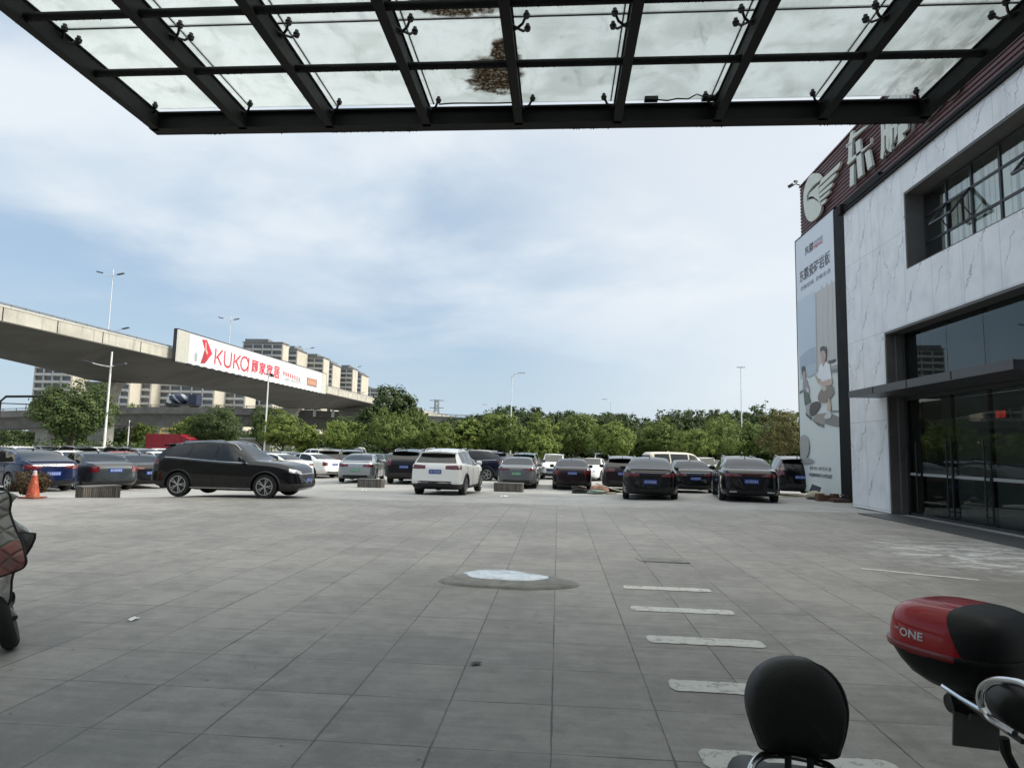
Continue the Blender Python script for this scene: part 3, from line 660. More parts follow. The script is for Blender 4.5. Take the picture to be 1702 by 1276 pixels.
b=MB(); b.tube([(.98,6.54,5.22),(1.1,6.55,5.21),(1.2,6.52,5.215),(1.32,6.55,5.225),(1.40,6.5,5.25),(1.48,6.54,5.24)],.008,6); cpart(b,'cable',MT['black'],smooth=True)
b=MB(); b.tube([(1.62,6.2,5.19),(1.58,6.45,5.2),(1.53,6.55,5.23)],.012,6)
cpart(b,'cable',MT['black'],smooth=True)
b=MB(); b.box(.86,1.0,6.5,6.57,5.203,5.24); cpart(b,'junction_box',MT['black']); b=MB(); b.box(1.46,1.6,6.5,6.57,5.203,5.24); cpart(b,'junction_box',MT['black'])
# ------------------------------------------------------------------ elevated road
def conc_weather():
    k=NT('weathered_parapet_concrete'); p=k.pos()
    a=k.noise(p,.5,5,.6); st=k.noise(k.scale(p,(1.5,1.5,.12)),1.4,5,.7)
    col=k.mix(k.ramp(a,.3,.7),(.36,.35,.31),(.47,.455,.40)); col=k.mix(k.math('MULTIPLY',k.ramp(st,.52,.72),.65),col,(.13,.125,.11))
    k.base(col).set(Roughness=.9); return k.m
MT['parapet']=conc_weather()
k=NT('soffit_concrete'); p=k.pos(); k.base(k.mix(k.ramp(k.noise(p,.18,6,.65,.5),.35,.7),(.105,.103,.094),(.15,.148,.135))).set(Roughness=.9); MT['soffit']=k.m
MT['oldconc']=pm('dark_old_concrete',(.12,.118,.11),.9,0,.3,.5,use_pos=True)
def lerp(a,b,t): return a+(b-a)*t
def interp(tab,x):
    if x<=tab[0][0]: return tab[0][1]
    for (a,p),(b_,q) in zip(tab,tab[1:]):
        if x<=b_: return lerp(p,q,(x-a)/(b_-a))
    return tab[-1][1]
EDGE=[(-60,-50.5),(20,-49.6),(51,-49.0),(76,-48.3),(100,-47.2),(121,-46.3),(150,-45.5),(200,-43.5),(330,-34)]
PIERS=[27,82,137,192,247]
def haunch(Y):
    d=min(abs(Y-p) for p in PIERS)/27.5
    return .55+1.75*max(0,1-d)**1.6
via=thing('elevated_road','big concrete viaduct with curved underside rising over the car park at the left','bridge',(-58,80,0))
VINV=Tm(-58,80,0).inverted()
def vpart(b,name,m,smooth=False):
    o=b.build(name,m,via,smooth); o.matrix_parent_inverse=VINV; return o
YS=[-60+4*i for i in range(98)]
def section(Y):
    e=interp(EDGE,Y); h=haunch(Y); g=11.45
    return [(e,11.72),(e-.02,11.62),(e-2.2,11.45),(e-4.2,g-h*.35),(e-6.4,g-h*.85),(e-7.6,g-h),(e-14.2,g-h),(e-15.4,g-h*.85),(e-17.6,g-h*.35),(e-19.6,11.45),(e-21.6,11.62),(e-21.62,11.72)]
b=MB(); n=12; vs=[(x,Y,z) for Y in YS for x,z in section(Y)]
b.add(vs,[(j*n+i,j*n+i+1,(j+1)*n+i+1,(j+1)*n+i) for j in range(len(YS)-1) for i in range(n-1)])
vs=[(interp(EDGE,Y)-d,Y,11.9) for Y in YS for d in (.3,21.3)]; b.add(vs,[(2*j,2*j+1,2*j+3,2*j+2) for j in range(len(YS)-1)])
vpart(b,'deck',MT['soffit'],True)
b=MB()
for s,(a,c) in ((0,(-.004,-.30)),(1,(-21.3,-21.6))):
    vs=[]
    for Y in YS:
        e=interp(EDGE,Y); vs+=[(e+a,Y,11.70),(e+a,Y,12.95),(e+c,Y,12.95),(e+c,Y,11.70)]
    m=4; b.add(vs,[(j*m+i,j*m+(i+1)%m,(j+1)*m+(i+1)%m,(j+1)*m+i) for j in range(len(YS)-1) for i in range(m)])
vpart(b,'parapet',MT['parapet'])
b=MB()
for Y in [10+6*i for i in range(50)]:
    e=interp(EDGE,Y); b.box(e-.01,e+.012,Y-.05,Y+.05,11.72,12.9)
vs=[]
vpart(b,'expansion_gap',MT['coping'])
b=MB()
vs=[]
for Y in YS:
    e=interp(EDGE,Y); vs+=[(e+.05,Y,12.951),(e+.05,Y,13.09),(e-.34,Y,13.09),(e-.34,Y,12.951)]
b.add(vs,[(j*4+i,j*4+(i+1)%4,(j+1)*4+(i+1)%4,(j+1)*4+i) for j in range(len(YS)-1) for i in range(4)])
vpart(b,'parapet_cap',pm('pale_parapet_cap',(.50,.49,.44),.85,0,.15,.6,use_pos=True))
b=MB()
for q in range(4):
    z=13.13+.075*q; b.tube([(interp(EDGE,Y)-.2,Y,z) for Y in YS],.03,5)
for Y in [20+1.5*i for i in range(150)]: b.box(interp(EDGE,Y)-.24,interp(EDGE,Y)-.16,Y-.04,Y+.04,13.09,13.38)
vpart(b,'guard_rail',pm('grey_rail',(.16,.165,.17),.6))
for Y in PIERS:
    e=interp(EDGE,Y); cx=e-13.4; b=MB()
    def ring(hw,hd,z): return [(cx-hw,Y-hd,z),(cx+hw,Y-hd,z),(cx+hw+.25,Y,z),(cx+hw,Y+hd,z),(cx-hw,Y+hd,z),(cx-hw-.25,Y,z)]
    vs=[];L=[(1.25,.8,-1),(1.25,.8,5.5),(1.35,.85,7.0),(1.7,.95,8.3),(2.3,1.05,9.2)]
    for l in L: vs+=ring(*l)
    b.add(vs,[(j*6+i,j*6+(i+1)%6,(j+1)*6+(i+1)%6,(j+1)*6+i) for j in range(len(L)-1) for i in range(6)]+[tuple((len(L)-1)*6+i for i in range(6))])
    vpart(b,'pier',MT['concrete'])
# lower flyover crossing behind
low=thing('lower_flyover','dark lower flyover crossing behind the trees beneath the big viaduct','bridge',(-90,150,0)); LINV=Tm(-90,150,0).inverted()
LP=[(-330,148,1.2),(-200,148,5.2),(-139,148,7.9),(-100,149,9.72),(-72,150,9.9),(-46,151,9.35),(-20,152,8.6),(30,154,7)]
def lpart(b,name,m):
    o=b.build(name,m,low); o.matrix_parent_inverse=LINV; return o
b=MB(); vs=[]
for x,y,z in LP: vs+=[(x,y-.3,z),(x,y-.3,z-1.6),(x,y+.6,z-1.75),(x,y+1.2,z-1.9),(x,y+1.8,z-4.3),(x,y+9,z-4.3),(x,y+10,z-1.6),(x,y+10,z)]
b.add(vs,[(j*8+i,j*8+(i+1)%8,(j+1)*8+(i+1)%8,(j+1)*8+i) for j in range(len(LP)-1) for i in range(8)]); lpart(b,'deck',MT['oldconc'])
b=MB(); b.tube([(x,y,z+.55) for x,y,z in LP],.06,6); b.tube([(x,y,z+.28) for x,y,z in LP],.04,6)
for i in range(90):
    x=-300+i*3.4; zz=interp([(a,c) for a,_,c in LP],x); yy=interp([(a,c) for a,c,_ in LP],x); b.box(x-.06,x+.06,yy-.06,yy+.06,zz,zz+.6)
lpart(b,'railing',MT['frame'])
for x in (-170,-130,-98,-54):
    b=MB(); zz=interp([(a,c) for a,_,c in LP],x)-4.3; b.box(x-1.6,x+1.6,152.5,155,-1,zz-1); b.box(x-3.2,x+3.2,152.2,155.5,zz-1,zz); lpart(b,'pier',MT['concrete'])
for x in (-63,-58.5,-54):
    b=MB(); zz=interp([(a,c) for a,_,c in LP],x); b.box(x-.25,x+.25,149.2,149.9,zz-1.5,zz+.2); lpart(b,'drain_pipe',MT['pole'])
# ------------------------------------------------------------------ big banner on the viaduct
bx0,by0,bx1,by1=-47.35,75.0,-46.0,122.7
BL=math.hypot(bx1-bx0,by1-by0); BA=math.atan2(by1-by0,bx1-bx0)
bill=thing('roadside_billboard','long white furniture advertisement with red lettering fixed along the viaduct edge','billboard',(bx0,by0,11.35),BA)
BH=4.0
k=NT('banner_print'); k.base((.58,.59,.61)).set(Roughness=.5); MT['banner']=k.m
b=MB(); b.box(0,BL,.0,.35,0,BH); b.mat(1).box(-.07,0,-.04,.4,-.08,BH+.08); b.box(BL,BL+.1,-.04,.4,-.08,BH+.08); b.mat(2); b.box(-.0,BL,-.05,.38,BH,BH+.10); b.box(0,BL,-.05,.38,-.1,-.001)
b.build('panel',[MT['banner'],MT['frame'],MT['frame']],bill)
b=MB()
for i in range(26): z=.05+.15*i; b.box(.15,2.4,-.05,-.004,z,z+.09)
b.box(2.45,2.6,-.06,-.004,0,BH); LV=pm('cream_louvre',(.52,.52,.45),.6); b.build('louvre_panel',LV,bill); b=MB(); b.box(BL-2.1,BL-2.0,-.05,-.004,0,BH)
for i in range(13): z=.1+.3*i; b.box(BL-1.98,BL-.02,-.04,-.004,z,z+.24)
b.build('louvre_panel',LV,bill)
RED=flat('banner_red',(.52,.02,.045),.45); DRED=flat('banner_dark_red',(.33,.02,.03),.45)
def bshape(polys,name):
    b=MB(); ms=[]
    for i,(pts,c) in enumerate(polys):
        ms.append(c); b.mat(i); y=-.012-.006*i; b.add([(x,y,z) for x,z in pts],[tuple(range(len(pts)))])
    b.build(name,ms,bill)
SK=flat('banner_skin',(.62,.36,.28)); PALE=flat('banner_pale',(.55,.58,.60)); GR=flat('banner_grey',(.30,.32,.34)); SOFA=flat('banner_sofa',(.42,.20,.13)); SOFA2=flat('banner_sofa_dark',(.17,.14,.13))
def bpt(px,py):
    d=ray(px,py); n=Vector((math.sin(BA),-math.cos(BA),0)); o_=Vector((bx0,by0,11.35)); e_=Vector((0,0,EYE)); p=e_+d*((o_-e_).dot(n)/d.dot(n)); l=p-o_
    return (l.x*math.cos(BA)+l.y*math.sin(BA),min(BH-.06,max(.06,l.z)))
cA=lambda pts:[bpt(290+x/10.01,540+y/10.01) for x,y in pts]
cB=lambda pts:[bpt(420+x/12.157,590+y/12.157) for x,y in pts]
sA,sB=bpt(308.5,580)[0],bpt(334,590)[0]
bshape([([(sA,.08),(sB,.08),(sB,3.9),(sA,3.9)],flat('banner_picture_wall',(.50,.545,.56))),(cA([(335,480),(365,455),(380,500),(368,608),(332,605)]),GR),(cA([(325,345),(345,325),(358,345),(342,375)]),PALE),
 (cA([(458,240),(540,250),(625,480),(500,640),(430,637),(462,545),(505,410)]),RED),(cA([(462,545),(500,420),(515,440),(545,470),(530,540),(555,575),(500,640),(432,637)]),DRED),(cA([(512,285),(530,290),(528,400),(552,460),(540,500),(520,455),(508,395)]),SK)],'picture')
def stroke_letters(name,paths,m,wd):
    b=MB()
    for pts in paths:
        for a,c in zip(pts,pts[1:]): seg(b,a,c,wd)
    b.build(name,m,bill)
def seg(b,a,c,wd):
    a=Vector(a);c=Vector(c); d=(c-a).normalized(); n_=Vector((-d.y,d.x))*wd/2; a=a-d*wd*.25; c=c+d*wd*.25
    q=[a-n_,c-n_,c+n_,a+n_]; b.add([(p.x,-.03,p.y) for p in q]+[(p.x,-.006,p.y) for p in q],[(0,1,2,3),(0,4,5,1),(1,5,6,2),(2,6,7,3),(3,7,4,0)])
stroke_letters('lettering',[cA([(690,400),(668,640)]),cA([(795,428),(700,545)]),cA([(716,530),(775,662)]),
 cA([(840,440),(828,600),(836,660),(860,692),(893,700),(922,682),(936,640),(950,470)]),cA([(1000,490),(980,712)]),cA([(1093,517),(1010,612)]),cA([(1026,602),(1076,738)]),
 cA([(1228,620),(1205,555),(1170,532),(1130,550),(1106,610),(1103,670),(1122,730),(1155,760),(1190,748),(1215,705)]),cA([(1238,552),(1218,775)])],RED,.27)
for ch,pa,pb,pc in (('顾',(417.5,618.3),(417.8,597.2),(428.6,0)),('家',(430.3,621.4),(430.6,600.3),(440.8,0)),('家',(442.3,624.6),(442.6,603.8),(452.6,0)),('居',(454.2,627.6),(454.5,607.2),(464,0))):
    a,c=bpt(*pa),bpt(*pb); e_=bpt(pc[0],pa[1])[0]
    me=fit(text_mesh(ch,'lettering',[RED],.01,.022),e_-a[0],c[1]-a[1]); link('lettering',me,bill,(a[0],-.02,a[1]),(PI/2,0,0))
b=MB()
for i in range(8):
    x_,z_=cB([(612+i*45,395+i*17)])[0]; wd=(cB([(612+i*45+34,395)])[0][0]-x_)
    for q in range(3): b.box(x_,x_+wd*.9,-.03,-.006,z_+.24*q,z_+.24*q+.07)
    b.box(x_+wd*.2,x_+wd*.35,-.03,-.006,z_,z_+.62); b.box(x_+wd*.6,x_+wd*.72,-.03,-.006,z_-.08,z_+.4)
b.build('small_lettering',RED,bill); b=MB()
for i in range(14):
    if i==4: continue
    x_,z_=cB([(652+i*24.5,512+i*5)])[0]; wd=cB([(652+i*24.5+18,512)])[0][0]-x_
    b.box(x_,x_+wd,-.03,-.006,z_,z_+.07); b.box(x_,x_+wd,-.03,-.006,z_+.34,z_+.41); b.box(x_+wd*.3,x_+wd*.6,-.03,-.006,z_,z_+.41)
b.build('small_lettering',GR,bill)
bshape([(cB([(1095,445),(1180,470),(1300,500),(1302,560),(1290,655),(1092,608)]),SOFA2),(cB([(1112,462),(1290,512),(1285,630),(1105,590)]),SOFA),(cB([(1112,530),(1290,575),(1288,592),(1110,550)]),flat('banner_sofa_light',(.52,.29,.2)))],'picture')
for i in range(27):
    b=MB(); xx=1.2+i*1.72; b.bar((xx,0,-.1),(xx,-1.0,-.30),.06,.06); b.mat(0).obox(Tm(xx,-1.05,-.30)@Rm(R(-35),'X'),.75,.34,.16); b.build('floodlight',MT['black'],bill)
# ------------------------------------------------------------------ lamp posts and poles
def lamp_post(name,x,y,zb,h,arms,label,m,group,r0=.12,r1=.06):
    t=thing(name,label,'lamp post',(x,y,zb),0,group)
    b=MB(); b.tube([(0,0,0),(0,0,h*.5),(0,0,h)],[r0,(r0+r1)/2,r1],8); b.build('post',m,t,True)
    for (za,dx,rise,ln) in arms:
        b=MB(); b.tube([(0,0,za),(dx*ln*.4,0,za+rise*.25),(dx*ln*.75,0,za+rise*.6),(dx*ln,0,za+rise)],[.05,.045,.04,.035],6); a=b.build('arm',m,t,True)
        b=MB(); M=Tm(dx*(ln+.35),0,za+rise+.06)@Rm(-dx*R(12),'Y'); b.obox(M,1.0,.32,.12); b.mat(0).obox(M@Tm(0,0,-.07),.7,.24,.04); b.build('lamp_head',MT['fascia'],a)
    return t
VL=['nearest tall two-armed lamp post standing on the viaduct','tall two-armed lamp post on the viaduct behind the banner logo','lamp post on the viaduct behind the right part of the banner','farthest lamp post on the viaduct, past the banner end']
for i,(Y,lx,ly) in enumerate(((84,184,500),(115.5,383,540),(150,511,590),(185,591,620))):
    lamp_post('lamp_post',atY(lx,ly,Y).x,Y,11.9,13.6,[(12.6,-1,.5,1.6),(12.7,1,.15,.8),(4.6,1,.5,2.2)],VL[i],MT['pole'],'lamp posts on the viaduct',.09,.05)
lamp_post('lamp_post',atY(179.5,665,52).x,52,gz(-36.4,52),9.6,[(8.3,-1,.35,1.8),(8.35,1,.10,.5)],'white two-armed street lamp beside the big round tree under the viaduct',MT['white'],None,.11,.065)
def plain_pole(x,y,h,label,arm=0,m=None):
    t=thing('street_lamp',label,'lamp post',(x,y,gz(x,y)))
    b=MB(); b.tube([(0,0,0),(0,0,h)],[.085,.05],8); b.build('post',m or MT['white'],t,True)
    if arm:
        b=MB(); b.tube([(0,0,h-.1),(arm*.5,0,h+.25),(arm*1.1,0,h+.35)],.04,6); b.obox(Tm(arm*1.4,0,h+.36),.9,.25,.1); b.build('lamp_head',m or MT['pole'],t)
    else:
        b=MB(); b.bar((-.35,0,h-.3),(.35,0,h-.3),.06,.06); b.obox(Tm(.3,0,h-.45),.2,.3,.2); b.build('crossbar',MT['black'],t)
    return t
plain_pole(-25.9,55,8.5,'slim white pole standing below the red characters of the banner')
plain_pole(-5.6,75,10.6,'taller lamp pole rising from the trees near the middle',.8)
plain_pole(20.9,75,11.6,'tallest lamp pole above the trees towards the right',.01)
plain_pole(-12.0,112,9.3,'short faint lamp pole over the trees, left of the middle pole',-.8,MT['pole'])
plain_pole(9.0,112,10.6,'faint single-arm lamp pole over the trees between the two tall poles',-.8,MT['pole'])
plain_pole(35.3,112,11.4,'thin faint pole over the trees, rightmost before the advertising panel',0,MT['pole'])
plain_pole(-50.5,72,4.4,'short white post under the flyover left of the red truck',0)
# transmission pylon far away
t=thing('pylon','small grey lattice pylon on the skyline behind the trees','pylon',(-58,300,0)); b=MB()
W=lambda z:1.9-(z/26)*1.2
lv=[0,5,9,12.5,15.5,18,20,22,24]
for z0,z1 in zip(lv,lv[1:]):
    for sx_,sy_ in ((-1,-1),(1,-1),(1,1),(-1,1)): b.bar((sx_*W(z0),sy_*W(z0),z0),(sx_*W(z1),sy_*W(z1),z1),.22,.22)
    for s in (-1,1): b.bar((-W(z0),s*W(z0),z0),(W(z1),s*W(z1),z1),.16,.16); b.bar((W(z0),s*W(z0),z0),(-W(z1),s*W(z1),z1),.16,.16)
for z in (17,20,23.5): b.bar((-3.4,0,z),(3.4,0,z),.3,.3)
b.build('lattice',pm('pylon_steel',(.20,.21,.22),.6),t)
# ------------------------------------------------------------------ apartment towers
def render_mat(name,c): return pm(name,c,.85,0,.10,.15,use_pos=True)
MT['aptgrey']=render_mat('grey_apartment_wall',(.36,.355,.34)); MT['aptsunlit']=render_mat('sunlit_cream_wall',(.46,.43,.36)); MT['aptdark']=render_mat('dark_roof_slab',(.16,.165,.17))  # sunlight on the end walls is put into their cream colour
k=NT('dark_window_glass'); k.base((.10,.11,.12)).set(Roughness=.2); MT['aptglass']=k.m
bm_=MB(); W_=1.0
bm_.mat(0).box(-.5,.5,-.02,.02,0,1); 
def tower(name,label,X0_,X1_,Y,depth,H,cols,base=0,cream=True,step=0,z_from=0):
    t=thing(name,label,'apartment block',((X0_+X1_)/2,Y,base),0,'apartment blocks beyond the viaduct')
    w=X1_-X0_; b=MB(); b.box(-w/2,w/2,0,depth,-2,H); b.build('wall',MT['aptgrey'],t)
    b=MB(); b.box(w/2,w/2+.25,.3,depth,-2,H-.8); b.build('side_wall',MT['aptsunlit'] if cream else MT['aptgrey'],t)
    for q in range(int(depth//5)):
        pass
    b=MB(); b.box(-w/2-.4,w/2+.6,-.8,depth+.4,H,H+.5); b.box(-w/2,w/2*.2,1,depth-1,H+.5,H+2.2); b.build('roof',MT['aptdark'],t)
    fl=2.95; nf=int((H-1.2)/fl); cw=w/cols
    # one bay: recessed dark glazing with a pale balcony front and side fins
    key=('bay',round(cw,2))
    if key not in BAY:
        g=MB(); g.box(-cw*.42,cw*.42,-.06,.0,.95,2.55); gm=g.mesh('window',MT['aptglass'])
        s=MB(); s.box(-cw*.46,cw*.46,-.9,-.02,-.12,.10); s.box(-cw*.46,cw*.46,-.9,-.82,.1,.85); s.box(-cw*.5,-cw*.44,-.95,-.01,-.12,fl-.13); bmh=s.mesh('balcony',MT['aptgrey2'])
        BAY[key]=(gm,bmh)
    gm,bmh=BAY[key]
    for f in range(nf):
        z=H-.9-fl*(f+1)+.3
        if z+base<z_from: break
        for c in range(cols):
            cx=-w/2+cw*(c+.5)
            link('window',gm,t,(cx,0,z)); link('balcony',bmh,t,(cx,0,z))
    return t
BAY={}; MT['aptgrey2']=render_mat('pale_balcony_front',(.42,.42,.41))
def xw(px,Y): return atY(px,700,Y).x
def zt(px,py,Y): return atY(px,py,Y).z
up=[(397,462,570,300,7,4,'tallest nearest apartment block rising behind the banner'),(473,487,581,330,14,1,'narrow apartment block second from the left above the banner'),(503,532,594,345,9,2,'apartment block with a lamp post in front, third above the banner'),
    (538,548,605,375,14,1,'apartment block fourth above the banner, just past its right end'),(562,582,612,395,10,2,'apartment block fifth along the viaduct, between the banner end and the last block'),(587,597,622,420,16,1,'last apartment block of the row, by the tall dark tree')]
for a,c,py,Y,dp,cols,lab in up: tower('apartment_block',lab,xw(a,Y),xw(c,Y),Y,dp,zt((a+c)/2,py,Y),cols,z_from=16)
lo=[(52,112,240,10,39,4,'grey apartment block at the far left behind the big round tree'),(183,210,250,13,34,2,'apartment block with end wall coloured sunlit cream, right of the viaduct pier'),(231,246,258,16,35,1,'slim apartment block with end wall coloured sunlit cream, above the cement mixer'),
    (262,352,265,18,35,5,'widest grey apartment block seen under the viaduct'),(372,404,275,10,33,2,'bluish grey apartment block seen under the viaduct, right of the widest one')]
for a,c,Y,dp,H,cols,lab in lo: tower('apartment_block',lab,xw(a,Y),xw(c,Y),Y,dp,H,cols,z_from=3)
tower('apartment_block','low pale block seen above the lower flyover near the slim white pole',xw(408,290),xw(450,290),290,10,22,2,z_from=6)
tower('apartment_block','pale low block between the last tower and the tall dark tree',xw(588,520),xw(626,520),520,10,zt(606,646,520),3,z_from=30)
# cement mixer truck on the lower flyover
t=thing('cement_mixer','dark blue cement mixer truck with white striped drum driving on the lower flyover','truck',(-92.3,151.2,9.75),0)
b=MB(); b.box(-4.2,3.6,-1.2,1.2,.55,.9); b.build('chassis',MT['black'],t)
k=NT('mixer_drum'); x_,y_,z_=k.xyz(k.obj()); k.base(k.mix(k.ramp(k.math('SINE',k.math('ADD',k.math('MULTIPLY',x_,2.6),k.math('MULTIPLY',z_,2.6))),.55,.75),(.015,.02,.05),(.28,.30,.33))).set(Roughness=.4)
b=MB(); b.lathe([(.3,-2.9),(.75,-2.6),(1.25,-1.2),(1.3,.2),(.95,1.5),(.6,1.8)],16,Tm(-.9,0,2.15)@Rm(R(-84),'Y')@Rm(PI,'X')); b.build('drum',k.m,t,True)
k=NT('mixer_navy'); k.base((.012,.018,.05)).set(Roughness=.35)
b=MB(); b.box(1.9,3.8,-1.2,1.2,.8,3.2); b.box(1.7,1.88,-1.1,1.1,.9,3.0); b.build('cab',k.m,t)
b=MB(); b.bar((-4.0,0,1.2),(-3.4,0,3.2),.3,1.2); b.bar((-4.3,0,2.9),(-3.2,0,3.1),1.0,.1); b.build('chute',MT['pole'],t)
for x in (-3.4,-2.2,2.6):
    b=MB(); b.tube([(x,-1.25,.5),(x,1.25,.5)],.5,14); b.build('wheel',MT['rubber'],t)
# traffic signal heads on a gantry at the far left
t=thing('traffic_light','row of four dark traffic signal heads hanging on a gantry at the far left edge','traffic light',(-57,60,0))
gx=lambda px:(px-928)/1062*60+57
b=MB(); z1=zt(20,659,60); z0=zt(20,672,60)
b.tube([(gx(-60),0,-.5),(gx(-60),0,z1-.5),(gx(-50),0,z1),(gx(40),0,z1+.1)],.12,8); b.tube([(gx(-58),0,z0+.1),(gx(44),0,z0)],.05,6); b.tube([(gx(22),0,z1+.05),(gx(21),0,z1+.4),(gx(18),0,z1+.5)],.05,6); b.tube([(gx(37),0,z1),(gx(40),0,z1+.55)],.06,6); b.build('gantry',MT['black'],t,True)
for px in (14,24,33.5,41):
    b=MB(); X=gx(px); b.box(X-.17,X+.17,-.15,.15,z0-.5,z0+.42)
    for q in range(3): b.tube([(X+.02,-.15,z0+.27-.3*q),(X+.30,-.30,z0+.24-.3*q)],[.13,.10],8)
    b.build('signal_head',MT['black'],t)
# white picket fence at the edge of the car park
t=thing('picket_fence','low white picket fence along the far left edge of the car park','fence',(-40,59,0)); b=MB()
x=-62.0
while x<-18: b.box(x-.06,x+.06,-.03,.03,gz(x,59),gz(x,59)+1.25); x+=.32
b.box(-62,-18,.03,.07,-.1,.02); b.box(-62,-18,.03,.07,.55,.65)
o=b.build('pickets',MT['white'],t,loc=(40,0,0))
# yellow arched board
t=thing('arched_board','yellow arched board behind the red truck under the flyover','sign',((256-928)/1062*66,66,-.5)); b=MB()
P=[(-.98,2.0)]+[(-.98+.25-.25*math.cos(a),3.0+.3*math.sin(a)) for a in (0,.5,1.0,1.57)]+[(.98-.25+.25*math.sin(a),3.0+.3*math.cos(a)) for a in (0,.5,1.0,1.57)]+[(.98,2.0)]
b.tube([(x,0,z) for x,z in P],.07,6); b.box(-.9,-.8,-.04,.04,0,2); b.box(.8,.9,-.04,.04,0,2); b.mat(1).box(-.9,.9,-.01,.03,2.0,2.95); b.mat(0).box(-1,1,-.05,.05,1.9,2.02)
b.build('board',[pm('yellow_paint',(.60,.45,.08),.5),pm('cream_board',(.62,.50,.30),.5)],t)
# ------------------------------------------------------------------ trees
def leaf_mat(name,dark,light,warm):
    k=NT(name); p=k.obj(); oi=k.n('ShaderNodeObjectInfo').outputs['Random']
    at=k.n('ShaderNodeAttribute'); at.attribute_name='tint'; tv=at.outputs['Fac']
    c=k.mix(k.ramp(k.noise(p,1.1,3,.6),.35,.65),dark,light); c=k.mix(k.math('MULTIPLY',tv,.75),c,warm)
    f=k.math('ADD',.82,k.math('MULTIPLY',oi,.36)); c=k.mix(1.0,c,k.vec(f,f,f),'MULTIPLY')
    k.base(c).set(Roughness=.6); k.b.inputs['Specular IOR Level'].default_value=.25
    tl=k.n('ShaderNodeBsdfTranslucent'); k.l(c,tl.inputs[0]); mx=k.n('ShaderNodeMixShader'); mx.inputs[0].default_value=.22
    k.l(k.b.outputs[0],mx.inputs[1]); k.l(tl.outputs[0],mx.inputs[2]); k.l(mx.outputs[0],k.out.inputs[0]); return k.m
LEAF={'dark':leaf_mat('dark_leaves',(.040,.066,.024),(.075,.115,.036),(.105,.140,.042)),
      'mid':leaf_mat('green_leaves',(.078,.125,.030),(.140,.195,.046),(.172,.212,.052)),
      'light':leaf_mat('yellow_green_leaves',(.100,.155,.030),(.175,.230,.050),(.215,.245,.058)),
      'brown':leaf_mat('bronze_leaves',(.080,.090,.028),(.130,.135,.040),(.200,.155,.058))}
MT['bark']=pm('bark',(.055,.045,.035),.9,0,.3,5)
MT['dryleaf']=leaf_mat('dry_leaves',(.07,.05,.028),(.12,.085,.045),(.16,.11,.05))
def crown_mesh(name,rx,rz,zc,seed,nclump,nleaf,leaf,matl,flat_bottom=.35,lobes=6,irregular=.30):
    rr=random.Random(seed); vs=[];fs=[];tint=[]
    lob=[(Vector((rr.gauss(0,1),rr.gauss(0,1),rr.gauss(.25,.7))).normalized(),rr.uniform(.55,1.0)) for _ in range(lobes)]
    cl=[]
    tries=0
    while len(cl)<nclump and tries<nclump*30:
        tries+=1
        d=Vector((rr.gauss(0,1),rr.gauss(0,1),rr.gauss(.1,1))).normalized()
        m=max(max(0,d.dot(l))**3*s for l,s in lob); rad=(1-irregular)+irregular*m*1.25+mnoise.noise(d*2.1+Vector((seed*3.1,0,0)))*.22
        q=rr.random()**.40
        p=Vector((d.x*rx,d.y*rx,d.z*rz*(1 if d.z>0 else .75)))*rad*q
        if p.z<-flat_bottom*rz and rr.random()<.75: continue
        cl.append((p,q,d))
    for p,q,d in cl:
        cr=rr.uniform(.55,1.15)*rx*.17; tn=min(1,max(0,rr.gauss(.32,.20)))
        for _ in range(nleaf):
            o=Vector((rr.gauss(0,1),rr.gauss(0,1),rr.gauss(0,.75))); 
            c=p+o.normalized()*cr*rr.random()**.5; c.z+=zc
            nrm=(o.normalized()*.75+d*.6+Vector((0,0,.35))+Vector((rr.gauss(0,.38),rr.gauss(0,.38),rr.gauss(0,.3)))).normalized()
            t=nrm.orthogonal().normalized(); t.rotate(Matrix.Rotation(rr.uniform(0,6.28),3,nrm)); u=nrm.cross(t)
            s=leaf*rr.uniform(.6,1.25); b0=len(vs)
            vs+=[c-t*s*.5,c+u*s*.33+nrm*s*.08,c+t*s*.55,c-u*s*.33+nrm*s*.08]; fs.append((b0,b0+1,b0+2,b0+3)); tint.append(min(1,max(0,tn+rr.gauss(0,.05))))
    me=bpy.data.meshes.new(name); me.from_pydata([tuple(v) for v in vs],[],fs); me.materials.append(matl)
    a=me.attributes.new('tint','FLOAT','FACE'); a.data.foreach_set('value',tint); return me
def trunk_mesh(h,zc,rx,rz,seed,r=.14):
    rr=random.Random(seed+99); b=MB(); top=zc+rz*.25
    sp=[(0,0,-.3),(rr.uniform(-.1,.1),rr.uniform(-.1,.1),h*.5),(rr.uniform(-.2,.2),rr.uniform(-.2,.2),top)]
    b.tube(sp,[r*1.25,r,r*.35],8)
    for i in range(7):
        a=rr.uniform(0,6.28); z=lerp(zc-rz*.75,zc+rz*.05,i/6); L=rx*rr.uniform(.5,.85)
        b.tube([(0,0,z),(math.cos(a)*L*.5,math.sin(a)*L*.5,z+L*.35),(math.cos(a)*L,math.sin(a)*L,z+L*.75)],[r*.5,r*.32,r*.12],6)
    return b.mesh('trunk',MT['bark'],True)
TV={}
